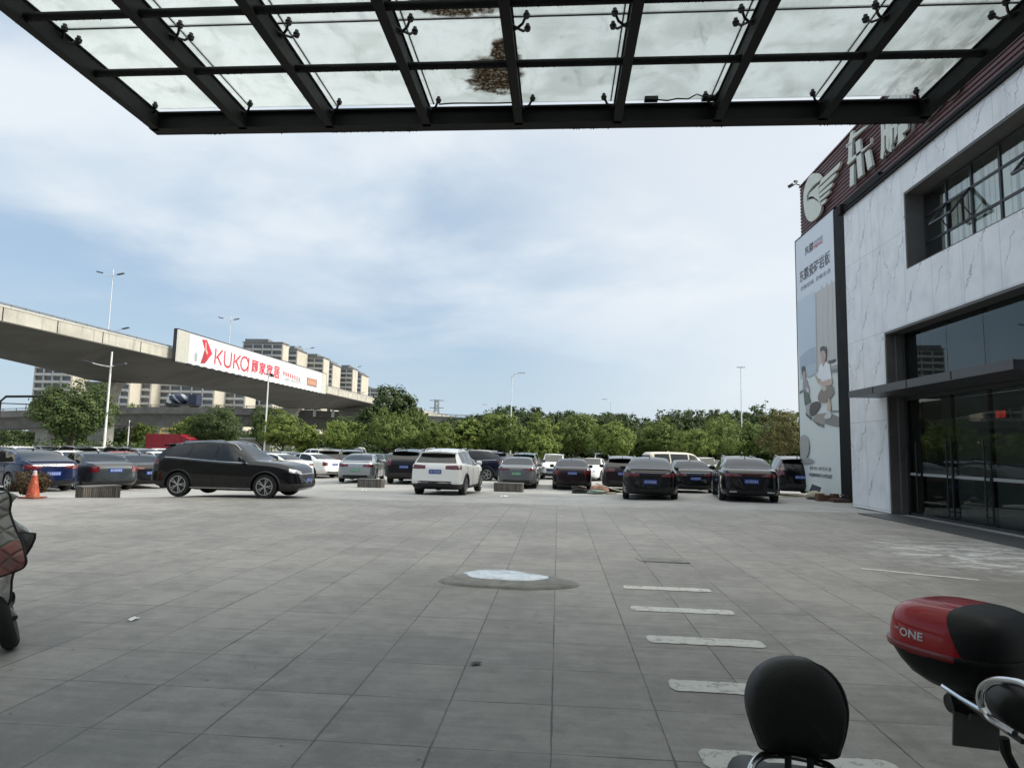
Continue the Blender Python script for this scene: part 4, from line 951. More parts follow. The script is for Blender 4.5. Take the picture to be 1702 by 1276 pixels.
def tree(kind,label,x,y,h,w,leafset,seed,group=None,trunk=.30,nclump=150,nleaf=22,leaf=.28,fb=.45,name='tree'):
    key=(kind,leafset,seed)
    if key not in TV:
        rz=h*(1-trunk)/2; zc=h*trunk+rz; rx=w/2
        TV[key]=(h,w,crown_mesh('crown',rx,rz,zc,seed,nclump,nleaf,leaf,LEAF[leafset],fb),trunk_mesh(h*trunk,zc,rx,rz,seed,h*.02+.04))
    h0,w0,cm,tm=TV[key]
    t=thing(name,label,'tree',(x,y,gz(x,y)),(x*7.3+y)%6.28,group)
    s=h/h0; sw=w/w0
    link('crown',cm,t).scale=(sw,sw,s); link('trunk',tm,t).scale=(sw,sw,s)
    return t
def tpx(px,Y): return atY(px,745,Y).x
def tree_px(px,top,wpx,Y,leafset,seed,label,group=None,**k):
    x=tpx(px,Y); h=atY(px,top,Y).z-gz(x,Y); w=wpx*Y/1062
    return tree('t',label,x,Y,h,w,leafset,seed,group,**k)
G1='trees along the far edge of the car park'
tree_px(117,630,142,52,'dark',1,'big round dark green tree at the left, in front of the viaduct pier',None,nclump=560,nleaf=34,leaf=.22,trunk=.13,fb=.8)
front=[(237,700,46,75,'mid',2,'small bushy tree under the lower flyover behind the yellow arched board'),
 (316,688,70,62,'mid',3,'spreading green tree left of the darker round one behind the black crossover'),
 (360,672,80,60,'dark',1,'darker round tree standing over the roof of the black crossover'),
 (440,672,56,66,'dark',4,'dark green tree behind the bright one near the slim white pole'),
 (468,680,74,56,'light',5,'large bright yellow-green tree right of the slim white pole'),
 (508,697,40,58,'light',6,'small bright tree tucked against the right side of the large bright one'),
 (568,694,68,58,'light',7,'bright umbrella-shaped tree standing apart behind the silver fastback'),
 (648,680,88,58,'mid',5,'broad green tree behind the black wagon, below the tall dark tree'),
 (695,676,60,64,'mid',8,'green tree half hidden between the broad one and the white crossover'),
 (731,695,54,58,'light',9,'low round tree right above the white crossover'),
 (780,686,62,60,'light',6,'yellow-green tree just right of the white crossover roof'),
 (826,680,66,60,'mid',7,'full green tree at the foot of the taller middle lamp pole'),
 (868,698,52,66,'mid',10,'middling tree between the lamp pole and the grey sedan'),
 (900,685,62,60,'light',8,'high yellow-green tree behind the grey sedan'),
 (902,716,50,54,'light',9,'low rounded tree directly behind the white crossover facing the camera'),
 (958,683,78,62,'mid',3,'broad green tree behind the dark maroon sedan'),
 (1022,695,76,56,'light',2,'umbrella-shaped yellow-green tree left of the black sedan, trunk visible'),
 (1070,700,54,64,'mid',10,'green tree right behind the black sedan roof'),
 (1100,690,64,62,'mid',8,'green tree above the left end of the white van'),
 (1152,708,62,56,'light',7,'lower yellowish tree above the white van windscreen'),
 (1198,688,70,60,'mid',5,'green tree behind the dark crossover at the foot of the tallest pole'),
 (1245,690,60,64,'mid',6,'green tree above the black executive sedan'),
 (1300,676,90,56,'brown',4,'bronze-tinged sparse tree beside the advertising panel')]
for px,top,w_,Y,ls,sd_,lab in front:
    tree_px(px,top,w_*1.2,Y,ls,sd_,lab,G1,nclump=300 if ls!='brown' else 190,nleaf=32,leaf=.19,trunk=.15,fb=.75)
tree_px(655,632,98,84,'dark',11,'tall dark tree beside the end of the viaduct',None,nclump=230,nleaf=24,leaf=.42,trunk=.25)
tree_px(612,668,50,80,'dark',12,'dark tree low beside the viaduct end',None,nclump=150,nleaf=24,leaf=.38,trunk=.25)
tree_px(215,668,60,170,'light',13,'pale green treetop beyond the lower flyover railing',None,nclump=120,nleaf=20,leaf=.7,trunk=.3)
# far wood: one mass of darker crowns behind
vs=[];fs=[];tn=[]
rr=random.Random(21)
base=[crown_mesh('far_wood',3.6,3.6,0,30+i,150,26,.36,LEAF['dark'],.7) for i in range(4)]
def skyline(px): return interp([(600,690),(700,690),(745,690),(790,682),(850,668),(880,668),(910,680),(960,678),(1000,680),(1030,676),(1060,690),(1090,688),(1120,678),(1180,674),(1215,678),(1260,672),(1300,684),(1345,690),(1460,688)],px)
px=560
while px<1480:
    for Y in (82,94):
        m=base[rr.randrange(4)]; q=px+rr.uniform(-9,9); cx=tpx(q,Y); top=atY(q,skyline(q)+rr.uniform(-3,9)+(4 if Y==82 else 0),Y).z
        s=rr.uniform(.85,1.2); a=rr.uniform(0,6.28); M=Tm(cx,Y+rr.uniform(-3,3),top-3.7*s)@Rm(a,'Z')@Matrix.Diagonal((s,s,s,1))
        b0=len(vs); vs+=[tuple(M@v.co) for v in m.vertices]; fs+=[tuple(b0+i for i in p.vertices) for p in m.polygons]; tn+=[d.value*.6 for d in m.attributes['tint'].data]
        for lowz in (top-8.0*s,):
            M=Tm(cx,Y+rr.uniform(-2,2),lowz)@Rm(a+1,'Z')@Matrix.Diagonal((s*1.1,s*1.1,s*.9,1)); b0=len(vs); vs+=[tuple(M@v.co) for v in m.vertices]; fs+=[tuple(b0+i for i in p.vertices) for p in m.polygons]; tn+=[d.value*.4 for d in m.attributes['tint'].data]
    px+=17
px=-60
while px<640:
    m=base[rr.randrange(3)]; Y=178+rr.uniform(-6,6); s=rr.uniform(.9,1.3); M=Tm(tpx(px,Y),Y,rr.uniform(.6,2.2))@Rm(rr.uniform(0,6),'Z')@Matrix.Diagonal((s*1.4,s,s,1))
    b0=len(vs); vs+=[tuple(M@v.co) for v in m.vertices]; fs+=[tuple(b0+i for i in p.vertices) for p in m.polygons]; tn+=[d.value*.5 for d in m.attributes['tint'].data]
    px+=17
me=bpy.data.meshes.new('far_wood'); me.from_pydata(vs,[],fs); me.materials.append(LEAF['dark']); at=me.attributes.new('tint','FLOAT','FACE'); at.data.foreach_set('value',tn)
for m in base: bpy.data.meshes.remove(m)
prop(link('far_wood',me),'dark wood massed behind the row of trees','wood',kind='stuff')
# undergrowth along the lot edge
vs=[];fs=[];tn=[]
for q in range(9000):
    px=rr.uniform(-40,1500); Y=rr.uniform(61,67) if px>560 else rr.uniform(62,74); x=tpx(px,Y); z=gz(x,Y)+rr.random()**1.3*(1.9 if px>560 else 2.6)*(.7+.5*mnoise.noise(Vector((x*.35,3,0))))
    n=Vector((rr.gauss(0,.6),rr.gauss(-.4,.6),rr.gauss(.6,.5))).normalized(); t=n.orthogonal().normalized(); t.rotate(Matrix.Rotation(rr.uniform(0,6.28),3,n)); u=n.cross(t); s=rr.uniform(.25,.5); c=Vector((x,Y,z)); b0=len(vs)
    vs+=[tuple(c-t*s*.5),tuple(c+u*s*.35),tuple(c+t*s*.5),tuple(c-u*s*.35)]; fs.append((b0,b0+1,b0+2,b0+3)); tn.append(rr.random()*.3)
me=bpy.data.meshes.new('undergrowth'); me.from_pydata(vs,[],fs); me.materials.append(LEAF['dark']); at=me.attributes.new('tint','FLOAT','FACE'); at.data.foreach_set('value',tn)
prop(link('undergrowth',me),'dark low undergrowth below the trees along the lot edge','undergrowth',kind='stuff')
# dry shrub by the traffic cone
t=thing('dry_shrub','withered brown shrub behind the traffic cone at the left','shrub',(-13.75,15.9,gz(-13.75,15.9)))
me=crown_mesh('foliage',.62,.40,.33,71,120,22,.07,MT['dryleaf'],.9); o=link('foliage',me,t); o.scale=(1.1,.8,1)
b=MB(); r2=random.Random(4)
for i in range(16):
    a=r2.uniform(0,6.28); b.tube([(0,0,0),(.3*math.cos(a),.25*math.sin(a),.35),(.6*math.cos(a),.45*math.sin(a),.5+.2*r2.random())],[.012,.009,.004],5)
b.build('stem',MT['bark'],t)
# ------------------------------------------------------------------ cars
def paint(name,c,metal=.0,rough=.32):
    k=NT(name); oi=k.obj(); n=k.noise(oi,1.4,4,.6)
    k.base(k.mix(1.0,c,k.vec(*[k.ramp(n,.3,.7,.92,1.08,False)]*3),'MULTIPLY')); z=k.xyz(oi)[2]
    dust=k.math('MULTIPLY',k.ramp(k.math('ADD',z,k.math('MULTIPLY',k.math('SUBTRACT',n,.5),.5)),.2,.55,.5,0.0),.12 if max(c)<.05 else .4)
    col=k.mix(dust,c,(.10,.095,.085)); k.base(col)
    k.set(Roughness=rough,Metallic=metal,Coat_Weight=.8,Coat_Roughness=.015); k.b.inputs['Specular IOR Level'].default_value=.04; return k.m
CP={'black':paint('black_car_paint',(.006,.006,.007),0,.3),'navy':paint('navy_car_paint',(.005,.010,.040),.1,.3),'white':paint('white_car_paint',(.78,.78,.76)),
 'grey':paint('grey_car_paint',(.13,.135,.145),.5,.35),'silver':paint('silver_car_paint',(.36,.38,.40),.7,.33),'slate':paint('slate_car_paint',(.035,.042,.048),.4,.32),
 'maroon':paint('maroon_car_paint',(.014,.006,.008),.2,.3),'red':paint('red_car_paint',(.30,.02,.02),.1,.3),'bronze':paint('bronze_car_paint',(.14,.115,.09),.5,.35),'darkblue':paint('dark_blue_car_paint',(.010,.013,.030),.3,.3),
 'teal':paint('dark_teal_car_paint',(.020,.035,.036),.3,.3),'cream':paint('cream_van_paint',(.62,.58,.48))}
k=NT('car_glass'); k.base((.005,.006,.007)).set(Roughness=.02); k.b.inputs['Specular IOR Level'].default_value=.6; MT['carglass']=k.m
k=NT('tail_light'); k.base((.10,.004,.007)).set(Roughness=.12,Coat_Weight=1.0); MT['tail']=k.m
k=NT('head_light'); k.base((.48,.50,.52)).set(Roughness=.1,Metallic=.5,Coat_Weight=1.0); MT['head']=k.m
MT['plateblue']=flat('plate_blue',(.012,.05,.30),.4); MT['plategreen']=flat('plate_green',(.06,.26,.13),.4); MT['plateink']=flat('plate_ink',(.62,.66,.70),.4)
MT['trim']=pm('satin_trim',(.55,.56,.57),.25,.9,.05,5); MT['well']=flat('wheel_well',(.008,.008,.008),.9)
def pchip(tab):
    xs=[a for a,_ in tab]; ys=[b for _,b in tab]; n=len(xs)
    d=[(ys[i+1]-ys[i])/(xs[i+1]-xs[i]) for i in range(n-1)]
    m=[d[0]]+[0 if d[i-1]*d[i]<=0 else 2*d[i-1]*d[i]/(d[i-1]+d[i]) for i in range(1,n-1)]+[d[-1]]
    def f(x):
        if x<=xs[0]: return ys[0]
        if x>=xs[-1]: return ys[-1]
        i=max(j for j in range(n-1) if xs[j]<=x); h=xs[i+1]-xs[i]; t=(x-xs[i])/h
        return ys[i]*(2*t**3-3*t*t+1)+m[i]*h*(t**3-2*t*t+t)+ys[i+1]*(-2*t**3+3*t*t)+m[i+1]*h*(t**3-t*t)
    return f
SPEC={
'sedan':dict(L=4.9,wb=(-1.46,1.46),r=.335,
  top=[(-2.45,.80),(-2.41,.97),(-2.33,1.05),(-2.0,1.09),(-1.78,1.11),(-1.35,1.26),(-.95,1.39),(-.55,1.45),(-.15,1.46),(.12,1.43),(.52,1.25),(.95,1.035),(1.5,.985),(2.0,.89),(2.28,.77),(2.40,.66),(2.45,.54)],
  belt=[(-2.45,.74),(-2.40,.90),(-2.3,.97),(-1.7,.995),(-.8,.985),(0,.96),(.95,.935),(1.5,.90),(2.0,.81),(2.28,.69),(2.40,.58),(2.45,.48)],
  bot=[(-2.45,.40),(-2.38,.30),(-2.1,.22),(-1.5,.19),(1.5,.18),(2.2,.18),(2.38,.22),(2.45,.30)],
  wid=[(-2.45,.56),(-2.42,.70),(-2.33,.80),(-2.05,.885),(-1.4,.93),(0,.94),(1.4,.93),(1.9,.89),(2.2,.80),(2.36,.66),(2.45,.45)],
  rear=((-1.78,.03),(-.98,0)),wsh=((.92,0),(.15,0)),side=[(-1.46,-1.16,-1.10,-.93),(-1.10,-.93,-.30,-.27),(-.22,-.20,.72,.15)],doors=(-1.12,-.26,.82),clad=.0,lightz=(.80,.93),plate=(.70),spoiler=0),
'fastback':dict(L=4.85,wb=(-1.44,1.44),r=.34,
  top=[(-2.42,.82),(-2.38,.99),(-2.30,1.07),(-2.12,1.10),(-1.6,1.235),(-1.1,1.375),(-.6,1.455),(-.15,1.47),(.12,1.43),(.52,1.24),(.95,1.02),(1.5,.96),(2.0,.86),(2.26,.74),(2.38,.63),(2.43,.52)],
  belt=[(-2.42,.76),(-2.37,.92),(-2.28,.99),(-1.7,1.015),(-.8,.985),(0,.95),(.95,.92),(1.5,.885),(2.0,.79),(2.26,.67),(2.38,.56),(2.43,.46)],
  bot=[(-2.42,.42),(-2.35,.31),(-2.1,.22),(-1.5,.19),(1.5,.18),(2.2,.18),(2.37,.22),(2.43,.30)],
  wid=[(-2.42,.58),(-2.39,.72),(-2.30,.82),(-2.02,.895),(-1.4,.935),(0,.94),(1.4,.93),(1.9,.89),(2.2,.79),(2.36,.64),(2.43,.45)],
  rear=((-2.02,.0),(-.92,0)),wsh=((.92,0),(.15,0)),side=[(-1.66,-1.20,-1.10,-.93),(-1.10,-.93,-.30,-.27),(-.22,-.20,.72,.15)],doors=(-1.12,-.26,.82),clad=.0,lightz=(.82,.95),plate=(.66),spoiler=1),
'suv':dict(L=4.6,wb=(-1.35,1.36),r=.37,
  top=[(-2.29,.86),(-2.26,1.03),(-2.19,1.17),(-2.00,1.40),(-1.84,1.555),(-1.72,1.60),(-1.2,1.655),(-.55,1.69),(-.15,1.685),(.12,1.64),(.52,1.40),(.95,1.145),(1.5,1.095),(1.95,1.02),(2.18,.90),(2.27,.77),(2.30,.66)],
  belt=[(-2.29,.82),(-2.25,.98),(-2.18,1.09),(-1.8,1.16),(-1.0,1.12),(0,1.06),(.95,1.03),(1.5,1.00),(1.95,.91),(2.18,.79),(2.27,.68),(2.30,.58)],
  bot=[(-2.29,.50),(-2.22,.36),(-1.9,.25),(-1.4,.22),(1.4,.21),(2.0,.22),(2.2,.28),(2.30,.38)],
  wid=[(-2.29,.68),(-2.25,.80),(-2.15,.86),(-1.9,.895),(-1.3,.92),(0,.925),(1.35,.92),(1.8,.88),(2.08,.79),(2.22,.66),(2.30,.48)],
  rear=None,rearz=(1.18,1.50),wsh=((.92,0),(.15,0)),side=[(-1.80,-1.64,-1.18,-1.05),(-1.12,-1.0,-.30,-.27),(-.22,-.20,.74,.16)],doors=(-1.18,-.25,.84),clad=.46,lightz=(.97,1.10),plate=(.88),spoiler=2),
'van':dict(L=4.95,wb=(-1.5,1.6),r=.34,
  top=[(-2.47,1.05),(-2.45,1.35),(-2.41,1.65),(-2.33,1.87),(-2.2,1.95),(-1.0,1.985),(.3,1.97),(.75,1.90),(1.15,1.62),(1.65,1.22),(1.95,1.08),(2.25,.98),(2.40,.86),(2.47,.70)],
  belt=[(-2.47,.98),(-2.43,1.08),(-2.2,1.12),(0,1.10),(1.2,1.06),(1.7,1.0),(2.1,.93),(2.38,.78),(2.47,.62)],
  bot=[(-2.47,.45),(-2.4,.34),(-1.5,.24),(1.5,.22),(2.3,.25),(2.47,.36)],
  wid=[(-2.47,.78),(-2.43,.86),(-2.3,.90),(-1.5,.925),(0,.93),(1.5,.92),(2.1,.86),(2.38,.68),(2.47,.5)],
  rear=None,rearz=(1.2,1.75),wsh=((1.62,0),(.86,0)),side=[(-2.15,-2.08,-1.05,-1.05),(-.95,-.95,.28,.28),(.38,.38,1.45,.92)],doors=(-1.0,.33,1.45),clad=.0,lightz=(.95,1.25),plate=(.80),spoiler=0),
}
def variant(base,**kw):
    d=dict(SPEC[base]); d.update(kw); d['base']=base; return d
SPEC['saloon']=variant('sedan',lightz=(.74,.95),lampx=.56,trimless=True,plate=.80)
SPEC['limousine']=variant('sedan',lightz=(.845,.935),lampx=.30,trimless=True,plate=.70)
SPEC['hatch']=variant('suv',lightz=(.90,1.20),lampx=.62,plate=.84)
def car_template(kind,front_style=0):
    S=SPEC[kind]; kind=S.get('base',kind); top,belt,bot,wid=pchip(S['top']),pchip(S['belt']),pchip(S['bot']),pchip(S['wid'])
    y0,y1=S['top'][0][0],S['top'][-1][0]
    def edge(y):
        t=top(y); b_=belt(y); return b_+(t-b_)*(.86 if t-b_>.2 else .7)
    def sec(y):
        t=top(y); be=belt(y); zb=bot(y); w=wid(y); g=min(1,max(0,(t-be)/.42)); e=edge(y)
        wr=w*(.955-.275*g)
        pts=[(0,zb),(w*.72,zb),(w*.93,zb+.035),(w*.985,zb+.10),(w,zb+.32*(be-zb)),(w*1.005,zb+.58*(be-zb)),(w*.992,zb+.80*(be-zb)),(w*.985,be-.045),(w*.968,be-.012),(w*.945,be+.004)]
        for q in (.25,.5,.75,1.0): pts.append((lerp(w*.945,wr,q)+.012*math.sin(PI*q)*g,lerp(be+.004,e,q)))
        pts+=[(wr*.94,lerp(e,t,.42)),(wr*.80,lerp(e,t,.72)),(wr*.45,lerp(e,t,.93)),(0,t)]
        return pts
    ys=sorted(set([round(a,3) for a,_ in S['top']]+[round(y0+(y1-y0)*i/34,3) for i in range(35)]+[y0+.015,y1-.02,y1-.05]))
    ys=[y for i,y in enumerate(ys) if i==0 or y-ys[i-1]>.008]
    vs=[];fs=[];n=len(sec(0))
    full=2*n-2
    for y in ys:
        p=sec(y); ring=[(x,z) for x,z in p]+[(-x,z) for x,z in reversed(p[1:-1])]
        for x,z in ring:
            # bumpers swell below the lights, the tail leans in above them
            ry=0
            if y<y0+.5:
                f_=1-(y-y0)/.5; ry=f_*(-.055*math.exp(-((z-.48)/.17)**2)+ (.10*max(0,z-.95) if kind in('sedan','fastback') else 0))
            elif y>y1-.4:
                f_=1-(y1-y)/.4; ry=f_*(.06*math.exp(-((z-.40)/.18)**2))
            vs.append((x,y+ry,z))
    for j in range(len(ys)-1):
        for i in range(full): fs.append((j*full+i,j*full+(i+1)%full,(j+1)*full+(i+1)%full,(j+1)*full+i))
    fs.append(tuple(range(full))); fs.append(tuple((len(ys)-1)*full+i for i in reversed(range(full))))
    bm=bmesh.new(); bv=[bm.verts.new(v) for v in vs]
    for f in fs: bm.faces.new([bv[i] for i in f])
    bmesh.ops.recalc_face_normals(bm,faces=bm.faces); bvh=BVHTree.FromBMesh(bm)
    me=bpy.data.meshes.new('body_solid'); bm.to_mesh(me); bm.free()
    me.materials.append(CP['black']); me.materials.append(MT['well'])
    o=bpy.data.objects.new('body_solid',me); C.objects.link(o)
    cut=MB(); r=S['r']+.065
    for yw in S['wb']:
        for s in (-1,1): cut.lathe([(r,0),(r,.62)],32,Tm(s*.50,yw,S['r']-.02)@Rm(s*PI/2,'Y'))
    cme=cut.mesh('cutter',MT['well']); co=bpy.data.objects.new('cutter',cme); C.objects.link(co)
    for p in cme.polygons: p.material_index=0
    md=o.modifiers.new('arches','BOOLEAN'); md.operation='DIFFERENCE'; md.object=co; md.solver='EXACT'
    try: md.material_mode='TRANSFER'
    except Exception: pass
    dg=bpy.context.evaluated_depsgraph_get(); dg.update(); body=bpy.data.meshes.new_from_object(o.evaluated_get(dg))
    bpy.data.objects.remove(o); bpy.data.objects.remove(co); body.name='body'
    # materials: 0 paint, 1 wheel well, 2 lower cladding
    cz_=S['clad'] or .25
    bm=bmesh.new(); bm.from_mesh(body); bmesh.ops.bisect_plane(bm,geom=bm.verts[:]+bm.edges[:]+bm.faces[:],plane_co=(0,0,cz_),plane_no=(0,0,1))
    if S['clad']: bmesh.ops.bisect_plane(bm,geom=bm.verts[:]+bm.edges[:]+bm.faces[:],plane_co=(0,0,cz_-.10),plane_no=(0,0,1))
    bm.to_mesh(body); bm.free()
    names=[m.name if m else '' for m in body.materials]
    wi=[i for i,n_ in enumerate(names) if n_=='wheel_well']
    idx=[0]*len(body.polygons)
    for i,p in enumerate(body.polygons):
        if p.material_index in wi: idx[i]=1
        elif p.center.z<cz_-(.10 if S['clad'] and abs(p.center.y)<.92 else 0): idx[i]=2
    body.materials.clear()
    for m in (CP['black'],MT['well'],MT['darkplastic']): body.materials.append(m)
    body.polygons.foreach_set('material_index',idx); body.polygons.foreach_set('use_smooth',[True]*len(body.polygons)); body.set_sharp_from_angle(angle=R(32))
    parts=[dict(n='body',me=body,paint=True)]
    def cast(o_,d_):
        h=bvh.ray_cast(Vector(o_),Vector(d_).normalized()); return h
    def patch(name,fn,nu,nv,off,mats,skirt=.012,label=None,parent=None):
        P=[];ok=True
        for j in range(nv+1):
            for i in range(nu+1):
                o_,d_=fn(i/nu,j/nv); h=cast(o_,d_)
                if h[0] is None: P.append(None); continue
                nn=h[1]; 
                if nn.dot(Vector(d_))>0: nn=-nn
                P.append((h[0]+nn*off,nn))
        for i,p in enumerate(P):
            if p is None:
                near=[q for q in P if q]; 
                if not near: return
                P[i]=near[min(range(len(near)),key=lambda q:abs(q-i))]
        b=MB(); m=nu+1
        b.add([p[0] for p in P],[(j*m+i,j*m+i+1,(j+1)*m+i+1,(j+1)*m+i) for j in range(nv) for i in range(nu)])
        loop=[i for i in range(m)]+[j*m+nu for j in range(1,nv+1)]+[nv*m+i for i in range(nu-1,-1,-1)]+[j*m for j in range(nv-1,0,-1)]
        l=len(loop); b.add([P[i][0] for i in loop]+[P[i][0]-P[i][1]*skirt for i in loop],[(i,(i+1)%l,l+(i+1)%l,l+i) for i in range(l)])
        parts.append(dict(n=name,me=b.mesh(name,mats,True),label=label,parent=parent)); return len(parts)-1
    def sidepatch(name,s,rb,rt,fb,ft,v0,v1,off,m,nu=10,nv=5,zoff=0,frac=True):
        def fn(u,v):
            vv=lerp(v0,v1,v); y=lerp(lerp(rb,rt,vv),lerp(fb,ft,vv),u); z=lerp(belt(y)+.03,edge(y)-.012,vv)+zoff
            return (s*2.5,y,z),(-s,0,0)
        return patch(name,fn,nu,nv,off,m)
    for s in (-1,1):
        for (rb,rt,fb,ft) in S['side']: sidepatch('side_window',s,rb,rt,fb,ft,0,1,.004,MT['carglass'])
        a=S['side'][0]; c=S['side'][-1]
        def trimfn(u,v,s=s):
            y=lerp(a[0]-.05,c[2]+.03,u); return (s*2.5,y,belt(y)+.006+.016*v),(-s,0,0)
        if front_style!=9: patch('window_trim',trimfn,24,1,.007,MT['trim'])
        if kind in('sedan','fastback'):
            def trim2(u,v,s=s):
                y=lerp(a[1]-.02,c[3]+.04,u); z=edge(y)-.004+.016*v; return (s*2.5,y,z),(-s,-0,0)
            patch('window_trim',trim2,20,1,.006,MT['trim'])
    def hw(y):
        t=top(y); be=belt(y); g=min(1,max(0,(t-be)/.42)); return wid(y)*(.955-.275*g)
    ya,yb=S['wsh'][0][0],S['wsh'][1][0]
    patch('windshield',lambda u,v:((lerp(-1,1,u)*(hw(lerp(ya,yb,v))*.95-.01),lerp(ya,yb,v)-.06*abs(lerp(-1,1,u))**2,3),(0,0,-1)),14,8,.004,MT['carglass'])
    if S['rear']:
        ya2,yb2=S['rear'][0][0],S['rear'][1][0]
        patch('rear_window',lambda u,v:((lerp(-1,1,u)*(hw(lerp(ya2,yb2,v))*.93-.01),lerp(ya2,yb2,v)+.05*abs(lerp(-1,1,u))**2,3),(0,0,-1)),14,8,.004,MT['carglass'])
    else:
        za,zb_=S['rearz']; hwz=.70 if kind=='suv' else .74
        patch('rear_window',lambda u,v:((lerp(-1,1,u)*lerp(hwz+.03,hwz-.10,v),-4,lerp(za,zb_,v)+.03*(1-abs(lerp(-1,1,u))**2)*(0 if v>.5 else -0)),(0,1,0)),14,6,.005,MT['carglass'])
    # lamps
    lz0,lz1=S['lightz']
    def lampfn(s,xi,zi0,zi1,zo0,zo1,end,W):
        def fn(u,v):
            a_=R(68)*u**1.7; x=lerp(xi,W*.985,min(1,u*1.15)); yy=(end+ ((.28 if kind!='suv' else .46)*max(0,u-.35) if end<0 else -.34*max(0,u-.25)))
            z=lerp(lerp(zi0,zo0,u),lerp(zi1,zo1,u),v)
            d=Vector((-s*math.sin(a_),math.cos(a_) if end<0 else -math.cos(a_),0)); p=Vector((s*x,yy,z)); return p-d*2.0,d
        return fn
    for s in (-1,1):
        patch('taillight',lampfn(s,S.get('lampx',.36) if kind!='van' else .72,lz0+.01,lz1-.01,lz0-.01,lz1+.02,y0,wid(y0+.25)),12,4,.008,MT['tail'])
        hz_={'sedan':(.60,.70,.66,.78),'fastback':(.58,.68,.64,.76),'suv':(.72,.82,.80,.92),'van':(.74,.90,.80,.98)}[kind]
        patch('headlight',lampfn(s,.40,*hz_[:2],*hz_[2:],y1,wid(y1-.30)),12,4,.008,MT['head'])
    gz_={'sedan':(.36,.62,.36),'fastback':(.34,.58,.34),'suv':(.46,.74,.38),'van':(.45,.72,.38)}[kind]
    patch('grille',lambda u,v:((lerp(-1,1,u)*gz_[2]*(.85+.15*v),4,lerp(gz_[0],gz_[1],v)),(0,-1,0)),10,4,.006,MT['darkplastic'])
    patch('grille_trim',lambda u,v:((lerp(-1,1,u)*gz_[2]*1.02,4,gz_[1]-.01+.022*v),(0,-1,0)),10,1,.012,MT['trim'])
    patch('lower_intake',lambda u,v:((lerp(-1,1,u)*.62,4,lerp(.24,.32,v)),(0,-1,0)),10,2,.006,MT['darkplastic'])
    patch('rear_diffuser',lambda u,v:((lerp(-1,1,u)*.60,-4,lerp(.30 if kind!='suv' else .42,.42 if kind!='suv' else .56,v)),(0,1,0)),10,2,.006,MT['darkplastic'])
    if kind in('sedan','fastback') and not S.get('trimless'):
        patch('rear_trim',lambda u,v:((lerp(-1,1,u)*.62,-4,lz1-.012+.020*v),(0,1,0)),12,1,.012,MT['trim'])
    # seams of doors and boot, handles, mirrors
    def seam(fn,n=8,wd=.006):
        sm=MB()
        pts=[]
        for i in range(n+1):
            o_,d_=fn(i/n); h=cast(o_,d_)
            if h[0]:
                nn=h[1] if h[1].dot(Vector(d_))<0 else -h[1]; pts.append(h[0]+nn*.001)
        if len(pts)>1:
            sm.tube(pts,wd,4); parts.append(dict(n='panel_seam',me=sm.mesh('panel_seam',MT['well'])))
    for s in (-1,1):
        for yd in S['doors']:
            seam(lambda t,yd=yd,s=s:((s*2.5,yd,lerp(bot(yd)+.12,belt(yd)-.01,t)),(-s,0,0)))
    if S['rear']: seam(lambda t:((lerp(-.62,.62,t),-1.80+.0,3),(0,0,-1)),8,.004)
    for s in (-1,1):
        for yd in (S['doors'][0]+.06,S['doors'][1]+.06):
            h=cast((s*2.5,yd,belt(yd)-.12),(-s,0,0)); b=MB(); c=h[0]; b.box(c.x-.012,c.x+.028*s+.0,c.y,c.y+.2,c.z-.015,c.z+.015) if s>0 else b.box(c.x-.028,c.x+.012,c.y,c.y+.2,c.z-.015,c.z+.015)
            parts.append(dict(n='door_handle',me=b.mesh('door_handle',CP['black']),paint=True))
        ym=S['side'][-1][2]-.12; h=cast((s*2.5,ym,belt(ym)+.05),(-s,0,0)); c=h[0]; b=MB()
        b.lathe([(.0,-.11),(.05,-.10),(.078,-.05),(.082,.03),(.07,.10),(.0,.115)],12,Tm(c.x+s*.13,c.y,c.z+.06)@Rm(PI/2,'Y')@Matrix.Diagonal((1,.72,1,1)),False); b.bar((c.x-.02*s,c.y+.01,c.z),(c.x+s*.10,c.y,c.z+.03),.05,.04)
        parts.append(dict(n='mirror',me=b.mesh('mirror',CP['black'],True),paint=True))
    if S['spoiler']==1: patch('spoiler',lambda u,v:((lerp(-1,1,u)*.66,lerp(-2.30,-2.12,v),3),(0,0,-1)),12,2,.022,CP['black'],.04); parts[-1]['paint']=True
    if S['spoiler']==2: 
        b=MB(); b.grid(lambda u,v:(lerp(-.64,.64,u),lerp(-2.08,-1.75,v)+.06*abs(lerp(-1,1,u))**2,top(-1.78)-.005+.02*v-.035*abs(lerp(-1,1,u))**2),10,3); m0=b.v[:]; b.add([(x,y,z-.04) for x,y,z in m0],[tuple(f) for f in b.f]); 
        nb=len(m0); lp=list(range(11)); b.add([m0[i] for i in lp]+[(m0[i][0],m0[i][1],m0[i][2]-.04) for i in lp],[(i,i+1,11+i+1,11+i) for i in range(10)])
        parts.append(dict(n='spoiler',me=b.mesh('spoiler',CP['black'],True),paint=True))
        for s in (-1,1):
            b=MB(); b.tube([(s*.60,-1.5,top(-1.5)-.06),(s*.61,-1.35,top(-1.35)+.0),(s*.62,-.2,top(-.2)+.015),(s*.61,.25,top(.25)-.0),(s*.60,.42,top(.42)-.05)],.018,6); parts.append(dict(n='roof_rail',me=b.mesh('roof_rail',MT['trim'],True)))
    ya_=-.75 if kind!='suv' else -1.6
    b=MB(); b.prism([(-.08,0),(.09,0),(-.02,.06),(-.07,.065)],Tm(.012,ya_,top(ya_)-.004)@Rm(-PI/2,'Z')@Rm(PI/2,'X') if False else Matrix(((0,0,1,-.012),(1,0,0,ya_),(0,1,0,top(ya_)-.006),(0,0,0,1))),.024); parts.append(dict(n='antenna_fin',me=b.mesh('antenna_fin',CP['black']),paint=True))
